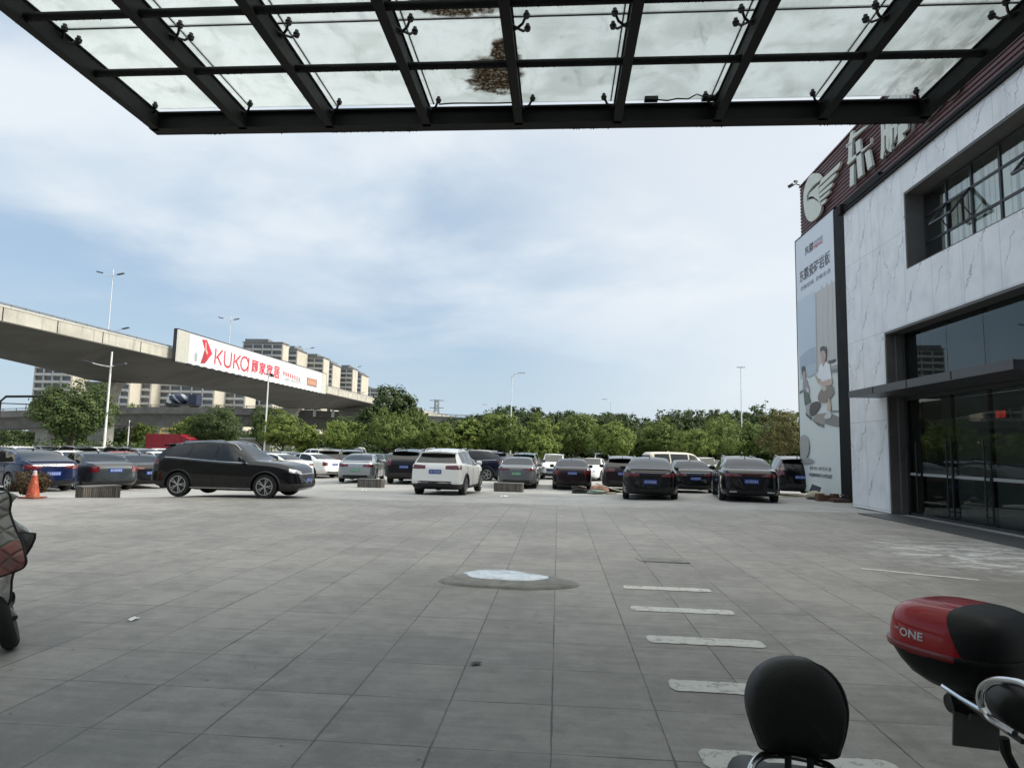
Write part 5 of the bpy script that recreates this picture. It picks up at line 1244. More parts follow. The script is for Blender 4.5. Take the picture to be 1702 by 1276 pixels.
    if kind=='suv':
        for yw in S['wb']:
            for s in (-1,1):
                pts=[]
                for i in range(19):
                    a_=R(-12+204*i/18); rr_=S['r']+.085; yy=yw+rr_*math.cos(a_); zz=S['r']-.02+rr_*math.sin(a_); h=cast((s*2.5,yy,zz),(-s,0,0))
                    if h[0]: pts.append((h[0].x+s*.002,yy,zz))
                if len(pts)>3:
                    b=MB(); b.tube(pts,.026,6); parts.append(dict(n='wheel_arch',me=b.mesh('wheel_arch',MT['darkplastic'],True)))
        for s in (-1,1):
            def fog(u,v,s=s):
                return (s*lerp(.50,.80,u),4,lerp(.42,.60,u)+.018*v),(-s*.25,-1,0)
            patch('fog_trim',fog,6,1,.010,MT['trim'])
        patch('skid_plate',lambda u,v:((lerp(-1,1,u)*.55,4,lerp(.27,.33,v)),(0,-1,0)),8,1,.012,MT['trim'])
    # plates
    def plate(yend,zc,front):
        d=(0,1,0) if not front else (0,-1,0); h=cast((0,-4 if not front else 4,zc),d); y=h[0].y; sg=-1 if not front else 1
        b=MB(); b.box(-.22,.22,min(y,y+sg*.018),max(y,y+sg*.018),zc-.07,zc+.07); parts.append(dict(n='licence_plate',me=b.mesh('licence_plate',MT['plateblue']),plate=True)); pi=len(parts)-1
        b=MB(); yy=y+sg*.020; r3=random.Random(5)
        for i in range(7):
            xx=-.165+.055*i+(.012 if i>1 else 0)
            for q in range(3): b.box(xx-.017,xx+.017,yy-.001,yy+.001,zc-.04+.033*q,zc-.04+.033*q+.012)
            b.box(xx-.017,xx-.009,yy-.001,yy+.001,zc-.04,zc+.04)
        parts.append(dict(n='plate_marks',me=b.mesh('plate_marks',MT['plateink']),parent=pi))
    plate(y0,S['plate'],False); plate(y1,.42 if kind!='suv' else .55,True)
    # wheels
    r=S['r']; tw=.225
    tyre=MB(); prof=[(r*.66,-tw/2+.01),(r*.80,-tw/2),(r*.93,-tw/2+.005),(r*.985,-tw/2+.03),(r,-tw/4),(r,tw/4),(r*.985,tw/2-.03),(r*.93,tw/2-.005),(r*.80,tw/2),(r*.66,tw/2-.01)]
    tyre.lathe(prof,28,Rm(PI/2,'Y'),True); tm=tyre.mesh('wheel',MT['rubber'],True)
    rim=MB(); rim.mat(1).lathe([(r*.64,tw/2-.06),(.0,tw/2-.06)],24,Rm(PI/2,'Y'),False)
    rim.mat(0).lathe([(r*.70,tw/2+.002),(r*.64,tw/2+.004),(r*.61,tw/2-.02),(r*.60,tw/2-.06)],28,Rm(PI/2,'Y'),False); rim.lathe([(.055,tw/2-.03),(.05,tw/2-.002),(.0,tw/2)],14,Rm(PI/2,'Y'),False)
    for i in range(5):
        for da in (-.16,.16):
            a_=2*PI*i/5+da; a2=2*PI*i/5+da*.35
            rim.bar((tw/2-.012,r*.10*math.cos(a2),r*.10*math.sin(a2)),(tw/2-.008,r*.63*math.cos(a_),r*.63*math.sin(a_)),.024,.026,up=(1,0,0))
    rm=rim.mesh('rim',[MT['alloy'],MT['well']],False)
    for yw in S['wb']:
        for s in (-1,1):
            xw_=wid(yw)-.115; parts.append(dict(n='wheel',me=tm,loc=(s*xw_,yw,r),rot=(0,0,0 if s>0 else PI))); parts.append(dict(n='rim',me=rm,parent=len(parts)-1))
    return parts
TPL={k_:car_template(k_) for k_ in SPEC}
def setmat(o,i,m):
    o.material_slots[i].link='OBJECT'; o.material_slots[i].material=m
SKIP_FAR=('door_handle','panel_seam','plate_marks','grille_trim','lower_intake','rear_diffuser','window_trim','antenna_fin','rim','rear_trim','wheel_arch','fog_trim','skid_plate')
CARG='cars parked in the lot'
def car(kind,px,Y,head,col,label,sc=1.0,plate='blue',name=None,skip=(),far=False,cat='car',zoff=0,sz=1.0):
    x=(px-928)/1062*Y*1.0; x=atY(px,750,Y).x; z=gz(x,Y)+zoff
    nm=name or {'sedan':'sedan_car','fastback':'fastback_car','suv':'crossover_car','van':'van','saloon':'sedan_car','limousine':'sedan_car','hatch':'crossover_car'}[kind]
    t=thing(nm,label,cat,(x,Y,z),-R(head),CARG if cat=='car' else None); t.scale=(sc,sc,sc*sz)
    objs=[]
    for p in TPL[kind]:
        if p['n'] in skip or (far and p['n'] in SKIP_FAR): objs.append(None); continue
        par=t if p.get('parent') is None else objs[p['parent']]
        if par is None: objs.append(None); continue
        o=link(p['n'],p['me'],par,p.get('loc'),p.get('rot'))
        if p.get('paint'): setmat(o,0,CP[col])
        if p.get('plate') and plate=='green': setmat(o,0,MT['plategreen'])
        objs.append(o)
    return t
def extra(t,b,name,m,smooth=False): return b.build(name,m,t,smooth)
# nearest cars
c=car('suv',396,18.2,91,'black','black crossover side-on, crossing the plaza in front of the parked rows',.935,skip=())
# chrome sill strip and front badge bar of the crossover
b=MB(); b.box(.925,.94,-.95,.95,.285,.305); extra(c,b,'sill_trim',MT['trim'])
car('suv',750,24.4,4,'white','white crossover with roof rails seen from behind near the middle',1.0)
c=car('limousine',1233,23.6,9,'black','black executive sedan with a light strip across the tail, near the advertising panel',1.0)
def lightbar(c,z0,z1,m):
    b=MB(); y=-2.47
    b.grid(lambda u,v:(lerp(-.72,.72,u),y+.20*abs(lerp(-1,1,u))**3-.0,lerp(z0,z1,v)),14,1); b.build('light_strip',m,c)
lightbar(c,.90,.935,MT['tail']); b=MB(); b.box(-.68,-.46,-2.53,-2.49,.345,.39); b.box(.46,.68,-2.53,-2.49,.345,.39); extra(c,b,'exhaust_trim',MT['trim'])
c=car('fastback',1079,24.3,7,'black','black fastback sedan with slim full-width tail strip, left of the executive sedan',1.0)
lightbar(c,.93,.955,MT['tail'])
car('sedan',1142,29.6,3,'black','black sedan with a bright chrome bar, half hidden between the two nearer black sedans',.98)
car('hatch',1312,29.2,9,'black','black crossover at the foot of the advertising panel',1.0)
car('hatch',1222,31.0,6,'slate','dark grey crossover with pale roof right behind the executive sedan',1.0)
car('suv',1033,30.5,4,'maroon','reddish brown crossover partly hidden by the left side of the black fastback',.95)
car('saloon',950,32.0,0,'maroon','dark maroon sedan seen straight from behind in the middle gap',.98)
car('limousine',864,32.2,0,'grey','grey sedan with green plate, behind the low concrete block near the middle',1.0,'green')
car('fastback',605,33.6,-8,'silver','silver grey fastback with green plate left of the black wagon',1.0,'green')
car('hatch',686,33.0,-3,'black','black wagon with red lamps half hidden behind the white crossover',1.02)
car('suv',784,38.5,-74,'darkblue','dark blue crossover with chrome window line, right behind the white crossover',1.05)
car('suv',921,44.5,183,'white','white crossover facing the camera between the grey and the maroon sedans',1.0)
car('sedan',985,43.5,196,'white','white sedan facing the camera to the right of the maroon sedan',1.0)
car('hatch',877,41.5,4,'teal','dark teal crossover directly behind the grey sedan',1.02)
car('sedan',958,50,180,'slate','dark sedan roof peeping between the two white cars facing the camera',1.0,far=True)
car('van',1000,56,180,'white','white van front far back above the white sedan hood',.95,far=True,cat='van')
car('van',1128,43.5,72,'cream','long cream white van side-on behind the black sedans',1.0,far=False,cat='van')
car('suv',1172,50,180,'white','white crossover facing the camera past the nose of the cream van',1.0,far=True)
car('sedan',1190,54,180,'white','white sedan far back beside the cream van nose',1.0,far=True)
car('sedan',815,55,190,'silver','silver car far back, leftmost of the three roofs behind the dark blue crossover',1.0,far=True)
car('sedan',834,56,175,'slate','dark car far back, middle of the three roofs behind the dark blue crossover',1.0,far=True)
car('suv',849,55,182,'silver','pale car far back, rightmost of the three roofs behind the dark blue crossover',.95,far=True)
car('sedan',625,43,-8,'teal','dark teal sedan roof behind the silver fastback, nearest to it',1.0,far=True)
car('sedan',652,45,-8,'darkblue','dark blue sedan roof between the silver fastback and the black wagon',1.0,far=True)
car('sedan',658,53,-10,'white','white sedan roof far back above the black wagon',1.0,far=True)
car('sedan',606,50,-10,'silver','pale sedan roof behind the teal one above the silver fastback',1.0,far=True)
car('van',584,59,182,'white','small white van facing the camera at the back under the umbrella-shaped tree',.95,far=True,cat='van')
car('van',553,58,178,'white','small white van far back, left of the other white van',.9,far=True,cat='van')
car('saloon',510,38.5,-64,'white','white sedan turned left, tail towards the silver fastback',1.0)
car('suv',556,43,-10,'bronze','bronze grey crossover just behind the tail of the white sedan',1.0)
car('suv',522,49,-70,'white','white wagon with roof rails behind the white sedan',1.0,far=True)
car('sedan',452,35.5,-70,'white','white sedan right behind the bonnet of the black crossover',1.0,far=False)
car('sedan',436,46,-70,'slate','dark sedan further back over the bonnet of the black crossover',1.0,far=True)
car('suv',585,41,-20,'slate','dark crossover squeezed between the bronze crossover and the silver fastback',1.0,far=True)
car('sedan',470,46.5,-66,'silver','silver sedan at the back under the bright yellow-green tree',1.0,far=True)
# left cluster
car('fastback',38,22.4,-63,'navy','deep blue fastback with wide chrome tail bar behind the traffic cone',1.02)
car('saloon',150,24.8,-58,'slate','dark grey sedan behind the fluted concrete block at the left',1.02)
car('limousine',222,27.2,-52,'black','black sedan squeezed between the grey sedan and the black crossover',1.0)
car('saloon',110,31.5,-62,'white','white sedan whose pale roof shows above the dark grey sedan',1.0)
car('fastback',196,33.0,-60,'red','red car with white bonnet edge behind the dark grey sedan',.98)
car('sedan',20,30.5,-65,'maroon','maroon sedan roof at the left edge behind the deep blue fastback',1.0)
car('suv',118,39,-68,'slate','dark tinted crossover roof below the big round tree',.92)
car('sedan',30,38,-68,'white','long pale sedan roof at the left edge, below the picket fence',1.0,far=True)
car('sedan',-20,36,-68,'black','dark sedan at the very left edge behind the maroon roof',1.0,far=True)
car('saloon',262,33.5,-56,'white','white sedan behind the tail of the black crossover',1.0)
car('sedan',232,41,-62,'silver','silver roof left of the red truck, in front of it',1.0,far=True)
car('suv',190,43,-62,'black','black crossover roof under the lamp post at the left',.9,far=True)
car('sedan',262,46,-62,'white','white sedan roof right below the red truck',1.0,far=True)
car('sedan',300,44,-62,'grey','grey sedan roof below the cab of the red truck',1.0,far=True)
car('sedan',330,48,-62,'silver','silver sedan over the roof of the black crossover',1.0,far=True)
car('sedan',70,46,-66,'silver','silver sedan in front of the picket fence at the left',1.0,far=True)
car('sedan',162,49,-66,'white','white sedan furthest back under the big round tree',1.0,far=True)
car('suv',395,52,-66,'white','white crossover behind the windscreen of the black crossover',1.0,far=True)
# red lorry
t=thing('box_truck','red box truck with rounded cab parked under the flyover','truck',(atY(292,730,57).x,57,gz(-35,57)),-R(84)); t.scale=(.9,.9,.88); 
RT=pm('red_truck_paint',(.22,.012,.022),.45,0,.2,1.5)
b=MB(); b.box(-1.0,1.0,-2.5,1.0,.7,3.05)
for i in range(7): y=-2.4+.55*i; b.box(1.0,1.025,y,y+.05,.75,3.0)
b.build('cargo_box',RT,t)
b=MB(); b.grid(lambda u,v:(lerp(-.95,.95,v),1.05+1.35*u,.6+2.15*(1-max(0,u-.25)**2*.9) ),10,4); P=[(1.05,.5),(2.45,.5),(2.5,1.2),(2.25,1.75),(1.85,2.55),(1.4,2.8),(1.05,2.82)]
b=MB(); b.prism([(y,z) for y,z in P],Matrix(((0,0,1,-.95),(1,0,0,0),(0,1,0,0),(0,0,0,1))),1.9); cab=b.build('cab',RT,t)
b=MB(); b.prism([(2.215,1.75),(2.3,1.78),(1.9,2.5),(1.83,2.45)],Matrix(((0,0,1,-.85),(1,0,0,0),(0,1,0,0),(0,0,0,1))),1.7); b.box(.951,.96,1.3,1.95,1.7,2.4); b.build('windshield',MT['carglass'],cab)
for y in (-1.6,1.7):
    for s in (-1,1):
        b=MB(); b.tube([(s*.7,y,.45),(s*.95,y,.45)],.45,16); b.build('wheel',MT['rubber'],t)
b=MB(); b.box(-.6,.6,-2.4,2.3,.5,.7); b.build('chassis',MT['black'],t)
t=thing('storage_shed','low pale shed behind the picket fence right of the darker round tree','shed',(atY(416,730,66).x,66,-.5)); b=MB(); b.box(-2.2,2.2,0,3,0,2.4); b.mat(1).box(-2.4,2.4,-.2,3.2,2.4,2.55); b.mat(1).box(-1.6,-.4,-.03,0,.2,1.9); b.build('walls',[MT['aptgrey2'],MT['pole']],t)
# ------------------------------------------------------------------ small things on the plaza
def fluted_mat():
    k=NT('fluted_block'); x,y,z=k.xyz(k.obj()); p=k.obj()
    st=k.noise(k.scale(p,(9,9,.6)),1.5,4,.7); k.base(k.mix(k.ramp(st,.35,.68),(.085,.075,.065),(.215,.20,.18))).set(Roughness=.9); return k.m
MT['fluted']=fluted_mat()
def block(px,Y,w,h,rz,label,d=.42):
    x=atY(px,800,Y).x; t=thing('concrete_block',label,'concrete block',(x,Y,gz(x,Y)),rz,'low fluted concrete blocks'); b=MB(); b.box(-w/2,w/2,-d/2,d/2,0,h)
    n=int(w/.055)
    for i in range(n): X=-w/2+w*(i+.5)/n; b.tube([(X,-d/2,0),(X,-d/2,h-.02)],.018,6)
    n=int(d/.055)
    for i in range(n): Y_=-d/2+d*(i+.5)/n; b.tube([(-w/2,Y_,0),(-w/2,Y_,h-.02)],.018,6); b.tube([(w/2,Y_,0),(w/2,Y_,h-.02)],.018,6)
    b.build('body',MT['fluted'],t)
    b=MB(); b.box(-w/2-.02,w/2+.02,-d/2-.02,d/2+.02,h-.03,h+.012); b.build('top_slab',MT['oldconc'],t)
block(165,17.75,1.0,.36,R(60),'fluted concrete block between the dark grey sedan and the plaza, leftmost')
block(617,27.7,1.08,.36,R(-2),'fluted concrete block in front of the silver fastback')
block(846,27.2,1.2,.36,R(-3),'fluted concrete block in front of the grey sedan with green plate')
# traffic cone
t=thing('traffic_cone','faded orange red traffic cone with scuffed base at the left','traffic cone',(-13.15,15.35,0)); k=NT('scuffed_cone'); p=k.obj(); z=k.xyz(p)[2]
c_=k.mix(k.ramp(k.noise(p,9,5,.7),.45,.6),(.42,.07,.03),(.30,.05,.03)); c_=k.mix(k.math('MULTIPLY',k.ramp(k.noise(p,14,4,.7),.55,.65),.8),c_,(.45,.33,.12)); c_=k.mix(k.ramp(z,.56,.58),c_,(.55,.40,.38)); k.base(c_).set(Roughness=.6)
b=MB(); b.lathe([(.15,.03),(.145,.06),(.045,.62),(.04,.68),(.025,.69)],20); b.build('cone_body',k.m,t,True)
b=MB(); b.box(-.21,.21,-.21,.21,0,.035); b.build('base',pm('cone_base',(.16,.04,.025),.8),t)
# rubbish by the advertising panel and beside the maroon sedan
def solid(name,label,cat,loc,b,m,rz=0,group=None,smooth=False): return prop(b.build(name,m,None,smooth,loc,(0,0,rz)),label,cat,group)
def sack(rx,ry,rz_,seed):
    b=MB(); r4=random.Random(seed); off=Vector((seed,1,2)); n=14;vs=[]
    for j in range(8):
        ph=PI*j/7
        for i in range(n):
            a=2*PI*i/n; d=Vector((math.cos(a)*math.sin(ph),math.sin(a)*math.sin(ph),math.cos(ph))); q=1+.35*mnoise.noise(d*1.7+off); vs.append((d.x*rx*q,d.y*ry*q,max(0,rz_*.8+d.z*rz_*q)))
    b.add(vs,[(j*n+i,j*n+(i+1)%n,(j+1)*n+(i+1)%n,(j+1)*n+i) for j in range(7) for i in range(n)]); return b
SACK=pm('dirty_sack',(.36,.33,.25),.9,0,.3,6); BOARD=pm('old_board',(.42,.38,.30),.8,0,.3,3); BRICK=pm('old_brick',(.16,.085,.06),.9,0,.3,8)
b=MB(); b.box(-.9,.9,-.35,.35,.0,.03); b.obox(Tm(.2,.1,.07)@Rm(R(8),'Z')@Rm(R(4),'Y'),1.4,.4,.025); solid('wooden_board','pale boards lying flat by the black crossover and the panel foot','board',(9.1,25.6,0.0+gz(9.1,25.6)),b,BOARD)
b=MB(); b.obox(Tm(0,0,.24)@Rm(R(-18),'X')@Rm(R(14),'Y'),.42,.03,.50); solid('leaning_board','dark small board leaning against the foot of the advertising panel','board',(9.55,24.9,gz(9.5,24.9)),b,MT['frame'],R(-60))
solid('cloth_sack','crumpled pale sack beside the leaning dark board','sack',(9.35,24.2,gz(9.4,24.2)),sack(.38,.3,.17,2.2),SACK,0,None,True)
b=MB(); 
for i in range(3): b.box(-.35+.27*i,-.12+.27*i,-.1,.1,0,.26-.05*(i%2))
solid('brick_stack','few reddish brown bricks in front of the black strip at the panel foot','bricks',(9.3,23.2,gz(9.3,23.2)),b,BRICK,R(10))
b=MB(); b.box(-.28,.28,-.18,.18,0,.12); b.obox(Tm(.3,.1,.18)@Rm(R(20),'Y'),.4,.3,.05); solid('broken_bricks','darker broken bricks right of the reddish stack','bricks',(9.55,22.7,gz(9.5,22.7)),b,pm('dark_brick',(.09,.06,.05),.9,0,.3,8))
b=MB(); b.box(-.4,.4,-.2,.2,0,.16); b.obox(Tm(-.2,-.1,.2)@Rm(R(12),'Y'),.5,.3,.06); solid('dark_bag','dark flat bag on the ground in front of the maroon sedan','bag',(1.02,27.4,gz(1,27.4)),b,MT['darkplastic'],R(8))
b=sack(.42,.3,.20,5.5); solid('waste_heap','pinkish brown heap of crumpled waste at the right rear wheel of the maroon sedan','rubbish',(1.75,27.6,gz(1.7,27.6)),b,pm('waste_brown',(.26,.15,.11),.9,0,.4,9),0,None,True)
b=sack(.36,.2,.11,8.5); solid('green_sheet','grey green crumpled sheet lying in front of the waste heap','sheet',(1.6,26.9,gz(1.6,26.9)),b,pm('green_sheet',(.17,.22,.18),.8,0,.3,7),0,None,True)
b=MB(); b.tube([(-.6,0,.42),(.1,-.1,.2),(.9,-.3,.04)],.025,6); solid('wooden_pole','thin pole slanting from the waste heap to the ground','pole',(2.2,27.4,gz(2.2,27.4)),b,BOARD)
b=MB(); b.box(-.2,.2,-.12,.12,0,.07); solid('flat_box','small cream box at the edge of the waste heap','box',(2.2,26.9,gz(2.2,26.9)),b,SACK,R(20))
# ------------------------------------------------------------------ scooters in the foreground
def scooter_frame(t,shell,seatm):
    # local y is forward; z up
    def wheel(y,steer=0,name='wheel',lean=0):
        b=MB(); b.lathe([(.125,-.045),(.19,-.05),(.215,-.03),(.222,0),(.215,.03),(.19,.05),(.125,.045)],24,Rm(PI/2,'Y')); w_=b.build(name,MT['rubber'],t,True,(0,y,.222),(0,lean,steer))
        b=MB(); b.lathe([(.128,-.03),(.128,.03)],20,Rm(PI/2,'Y'))
        for i in range(5): a=2*PI*i/5; b.bar((0,0,0),(0,.12*math.cos(a),.12*math.sin(a)),.05,.03,up=(1,0,0))
        b.build('rim',MT['alloy'],w_); return w_
    def loft(rings,n=14,name='shell',m=shell,e=2.6):
        b=MB(); vs=[]
        for (y,z,rx,rz) in rings:
            for k_ in range(n):
                a=2*PI*k_/n; c_,s_=math.cos(a),math.sin(a)
                vs.append((rx*abs(c_)**(2/e)*(1 if c_>0 else -1),y,z+rz*abs(s_)**(2/e)*(1 if s_>0 else -1)))
        L=len(rings); b.add(vs,[(j*n+i,j*n+(i+1)%n,(j+1)*n+(i+1)%n,(j+1)*n+i) for j in range(L-1) for i in range(n)]+[tuple(range(n)),tuple((L-1)*n+i for i in range(n))]); return b.build(name,m,t,True)
    wheel(-.62)
    loft([(-.82,.60,.05,.05),(-.70,.58,.11,.10),(-.45,.52,.15,.18),(-.2,.48,.16,.2),(-.02,.42,.15,.16),(.03,.36,.12,.08)],name='body_shell')
    loft([(-.05,.28,.14,.05),(.12,.26,.15,.04),(.38,.27,.14,.05),(.44,.32,.12,.06)],name='footboard')
    loft([(-.60,.71,.06,.02),(-.50,.725,.12,.045),(-.25,.72,.135,.055),(.0,.715,.11,.05),(.08,.70,.05,.02)],name='seat',m=seatm)
    return wheel,loft
def front_end(t,shell,wheel,loft,bars=True,lean=0,steer=0,shield=True):
    wheel(.66,steer,'wheel',lean)
    b=MB(); b.grid(lambda u,v:(lerp(-.19,.19,u)*(1-.25*v),.46+.10*(1-abs(lerp(-1,1,u))**2)-.04*v,lerp(.30,.86,v)),10,8); b.grid(lambda u,v:(lerp(-.19,.19,u)*(1-.25*v),.43+.10*(1-abs(lerp(-1,1,u))**2)-.04*v,lerp(.30,.86,v)),10,8); (b.build('leg_shield',shell,t,True,fix=False) if shield else None)
    b=MB(); (b.tube([(-.075,.66,.22),(-.075,.60,.45),(-.04,.55,.6)],.02,8) if shield else None); b.tube([(.075,.66,.22),(.075,.60,.45),(.04,.55,.6)],.02,8); b.tube([(0,.56,.55),(0,.44,.98)],.025,8); b.build('fork',MT['black'],t,True)
    b=MB(); b.grid(lambda u,v:(lerp(-.06,.06,v)*1.1,.66+.25*math.sin(lerp(-1.1,1.2,u)),.222+.25*math.cos(lerp(-1.1,1.2,u))-.02*abs(lerp(-1,1,v))),10,4); (b.build('mudguard',shell,t,True) if shield else None)
    if bars:
        b=MB(); b.tube([(-.34,.30,1.0),(-.15,.42,1.02),(0,.44,.99),(.15,.42,1.02),(.34,.30,1.0)],.014,8); b.build('handlebar',MT['black'],t,True)
        b=MB(); b.lathe([(.0,-.03),(.07,-.02),(.08,.03),(.06,.07)],14,Tm(0,.50,.93)@Rm(-PI/2,'X')); b.build('headlight',MT['head'],t,True)
# scooter with the round backrest
A_=Vector((.585,1.14,0)); t=thing('electric_scooter','electric scooter with round black padded backrest at the bottom right, beside the red top case','scooter',A_,PI+R(3))
wf,lf=scooter_frame(t,MT['blackgloss'],MT['darkplastic']); front_end(t,MT['blackgloss'],wf,lf)
def sm(pts,n=6):
    P=[Vector(p) for p in pts]; out=[]
    for i in range(len(P)-1):
        p0=P[max(i-1,0)];p1=P[i];p2=P[i+1];p3=P[min(i+2,len(P)-1)]
        for j in range(n):
            t=j/n; out.append(.5*((2*p1)+(-p0+p2)*t+(2*p0-5*p1+4*p2-p3)*t*t+(-p0+3*p1-3*p2+p3)*t**3))
    return out+[P[-1]]
def wpart(b,name,m,t,smooth=False):
    o=b.build(name,m,t,smooth); o.matrix_parent_inverse=(Tm(*t.location)@t.rotation_euler.to_matrix().to_4x4()).inverted(); return o
Yb=1.60
prof=curve_pts([(1326,1100),(1365,1108),(1395,1138),(1408,1178),(1405,1215),(1396,1245),(1386,1258),(1330,1254),(1272,1245),(1258,1225),(1246,1188),(1247,1155),(1262,1125),(1290,1106)],4)
def cushion(pts,Y,depth,bul,m,tilt=0):
    P=[atY(px,py,Y) for px,py in pts]; cx=sum((p for p in P),Vector())/len(P); b=MB(); n=len(P); vs=[]
    mr=sum((p-cx).length for p in P)/n; P0=[cx+(p-cx)*(mr/(p-cx).length) for p in P]
    for sc_,dy in ((.02,-bul),(.3,-bul*.97),(.55,-bul*.88),(.75,-bul*.68),(.9,-bul*.36),(.97,-bul*.12),(1.0,.012),(.985,depth*.8),(.9,depth),(.0,depth)):
        f_=sc_**2; vs+=[(cx.x+(lerp(p0.x,p.x,f_)-cx.x)*sc_,Y+dy+(p.z-cx.z)*tilt*sc_,cx.z+(lerp(p0.z,p.z,f_)-cx.z)*sc_) for p0,p in zip(P0,P)]
    b.add(vs,[(j*n+i,j*n+(i+1)%n,(j+1)*n+(i+1)%n,(j+1)*n+i) for j in range(9) for i in range(n)]); return b
MT['vinyl']=pm('black_vinyl',(.010,.010,.010),.5,0,.2,14,.08)
bk=wpart(cushion(prof,Yb,.055,.028,MT['vinyl'],.12),'backrest',MT['vinyl'],t,True)
P=[atY(px,py,Yb+.02) for px,py in prof]; b=MB(); b.tube([*P,P[0]],.0045,6); o=wpart(b,'backrest_piping',MT['darkplastic'],t,True)
b=MB()
q=lambda px,py,Y:atY(px,py,Y)
b.tube(sm([q(1240,1330,1.45),q(1248,1278,1.52),q(1262,1258,1.56),q(1285,1253,1.6),q(1320,1256,1.62),q(1360,1266,1.6),q(1385,1280,1.56),q(1400,1330,1.48)]),.0085,10); wpart(b,'grab_rail',MT['chrome'],t,True)
b=MB()
for px in (1310,1347): b.bar(q(px,1245,1.60),q(px,1330,1.58),.014,.014)
b.bar(q(1275,1300,1.58),q(1390,1310,1.58),.03,.012); wpart(b,'backrest_post',MT['black'],t)
# scooter with the red and black top case
fw=Vector((.5,-.866,0)); ctr=Vector((1.205,2.05,.948)); org=ctr+fw*1.02; org.z=0
hd=math.atan2(-fw.x,fw.y)
t=thing('delivery_scooter','scooter carrying a red and black top case at the right edge','scooter',org,hd)
wf,lf=scooter_frame(t,MT['blackgloss'],MT['vinyl']); front_end(t,MT['blackgloss'],wf,lf)
def ring(z,s,sx=.212,sy=.205,dy=0,e=3.0,n=48):
    out=[]
    for k_ in range(n):
        a=2*PI*k_/n; c_,s_=math.cos(a),math.sin(a); out.append((sx*s*abs(c_)**(2/e)*(1 if c_>0 else -1),dy+sy*s*abs(s_)**(2/e)*(1 if s_>0 else -1),z))
    return out
def stack(rings,cap0=True,cap1=True):
    b=MB(); n=len(rings[0]); vs=[p for r_ in rings for p in r_]
    b.add(vs,[(j*n+i,j*n+(i+1)%n,(j+1)*n+(i+1)%n,(j+1)*n+i) for j in range(len(rings)-1) for i in range(n)]+([tuple(reversed(range(n)))] if cap0 else [])+([tuple((len(rings)-1)*n+i for i in range(n))] if cap1 else [])); return b
case=thing('top_case','large red and black scooter top case with pale lettering, at the right edge','top case',ctr,hd); case.scale=(.82,.82,.78)
lidr=[ring(.012,1.0),ring(.05,.992),ring(.085,.965),ring(.115,.91),ring(.136,.83),ring(.150,.70),ring(.158,.52),ring(.161,.30),ring(.162,.08)]
lb_=stack(lidr)
lid=lb_.mesh('lid',[MT['red'],MT['blackgloss']],True)
bm=bmesh.new(); bm.from_mesh(lid); pn=Vector((0,1,.45)).normalized(); pc=Vector((0,.085,.05))
bmesh.ops.bisect_plane(bm,geom=bm.verts[:]+bm.edges[:]+bm.faces[:],plane_co=pc,plane_no=pn)
for f_ in bm.faces: f_.material_index=1 if (f_.calc_center_median()-pc).dot(pn)>0 else 0
bm.to_mesh(lid); bm.free()
lo_=link('lid',lid,case)
b=stack([ring(-.135,.55,dy=.04),ring(-.128,.66,dy=.035),ring(-.10,.80,dy=.02),ring(-.06,.91,dy=.01),ring(-.02,.97),ring(-.008,.98)]); b.build('base_shell',MT['blackgloss'],case,True)
b=stack([ring(-.012,.985),ring(-.010,1.04),ring(.004,1.055),ring(.013,1.04),ring(.014,.985)],False,False); rb=b.build('rim_band',[pm('dark_red_plastic',(.19,.008,.012),.3,0,.1,4,coat=.5),MT['blackgloss']],case,True)
for p in rb.data.polygons: p.material_index=1 if p.center.y>.10 else 0
b=MB(); b.obox(Tm(0,-.222,-.012),.10,.025,.055); b.obox(Tm(.205,-.04,.0),.02,.07,.03); b.build('latch',MT['red'],case)
bm=bmesh.new(); bm.from_mesh(lid); bv_=BVHTree.FromBMesh(bm); bm.free()
def lid_text(body,y0,z0,w_,h_):
    me=fit(text_mesh(body,'lettering',[pm('silver_lettering',(.55,.53,.54),.4)],0,.025),w_,h_)
    for v in me.vertices:
        h=bv_.ray_cast(Vector((1,y0+v.co.x,z0+v.co.y)),Vector((-1,0,0)))
        v.co=Vector((h[0].x+.0015,y0+v.co.x,z0+v.co.y)) if h[0] else Vector((.2,y0+v.co.x,z0+v.co.y))
    link('lettering',me,case)
lid_text('ONE',-.105,.036,.088,.030); lid_text('THE',-.135,.055,.024,.009)
b=MB(); b.box(-.07,.07,-.03,.14,-.155,-.136); b.build('rack_plate',MT['black'],case)
b=MB(); b.tube([q(1568,1139,1.93),q(1600,1160,1.87),q(1636,1181,1.80)],.0085,8); b.tube(sm([q(1634,1178,1.79),q(1629,1160,1.77),q(1634,1140,1.75),q(1652,1130,1.70),q(1680,1131,1.64),q(1705,1138,1.58),q(1740,1160,1.5)]),.0095,10)
b.tube(sm([q(1634,1176,1.78),q(1645,1192,1.76),q(1665,1205,1.72),q(1687,1218,1.68)]),.0085,8); wpart(b,'grab_rail',MT['chrome'],t,True)
b=MB(); b.tube([q(1606,1138,2.0),q(1608,1165,1.99)],.006,6); b.tube([q(1622,1138,1.99),q(1622,1165,1.98)],.006,6); b.bar(q(1600,1163,1.99),q(1700,1232,1.72),.008,.012); wpart(b,'rack_strut',MT['black'],t)
b=MB(); b.tube([q(1576,1168,2.03),q(1582,1168,2.03),q(1630,1168,2.0)],[.024,.033,.033],14); b.lathe([(.0,0),(.02,.004),(.032,.018)],14,Tm(*q(1574,1168,2.04))@Rm(PI/2,'Y'),False); wpart(b,'tail_lamp',MT['blackgloss'],t,True)
b=MB(); M=Tm(*q(1622,1214,2.0))@Rm(R(4),'Y'); b.obox(M,.125,.006,.092); b.mat(0).obox(M@Tm(.01,-.006,.04),.07,.02,.02); wpart(b,'rear_plate',pm('dark_plate_back',(.11,.113,.108),.6),t)
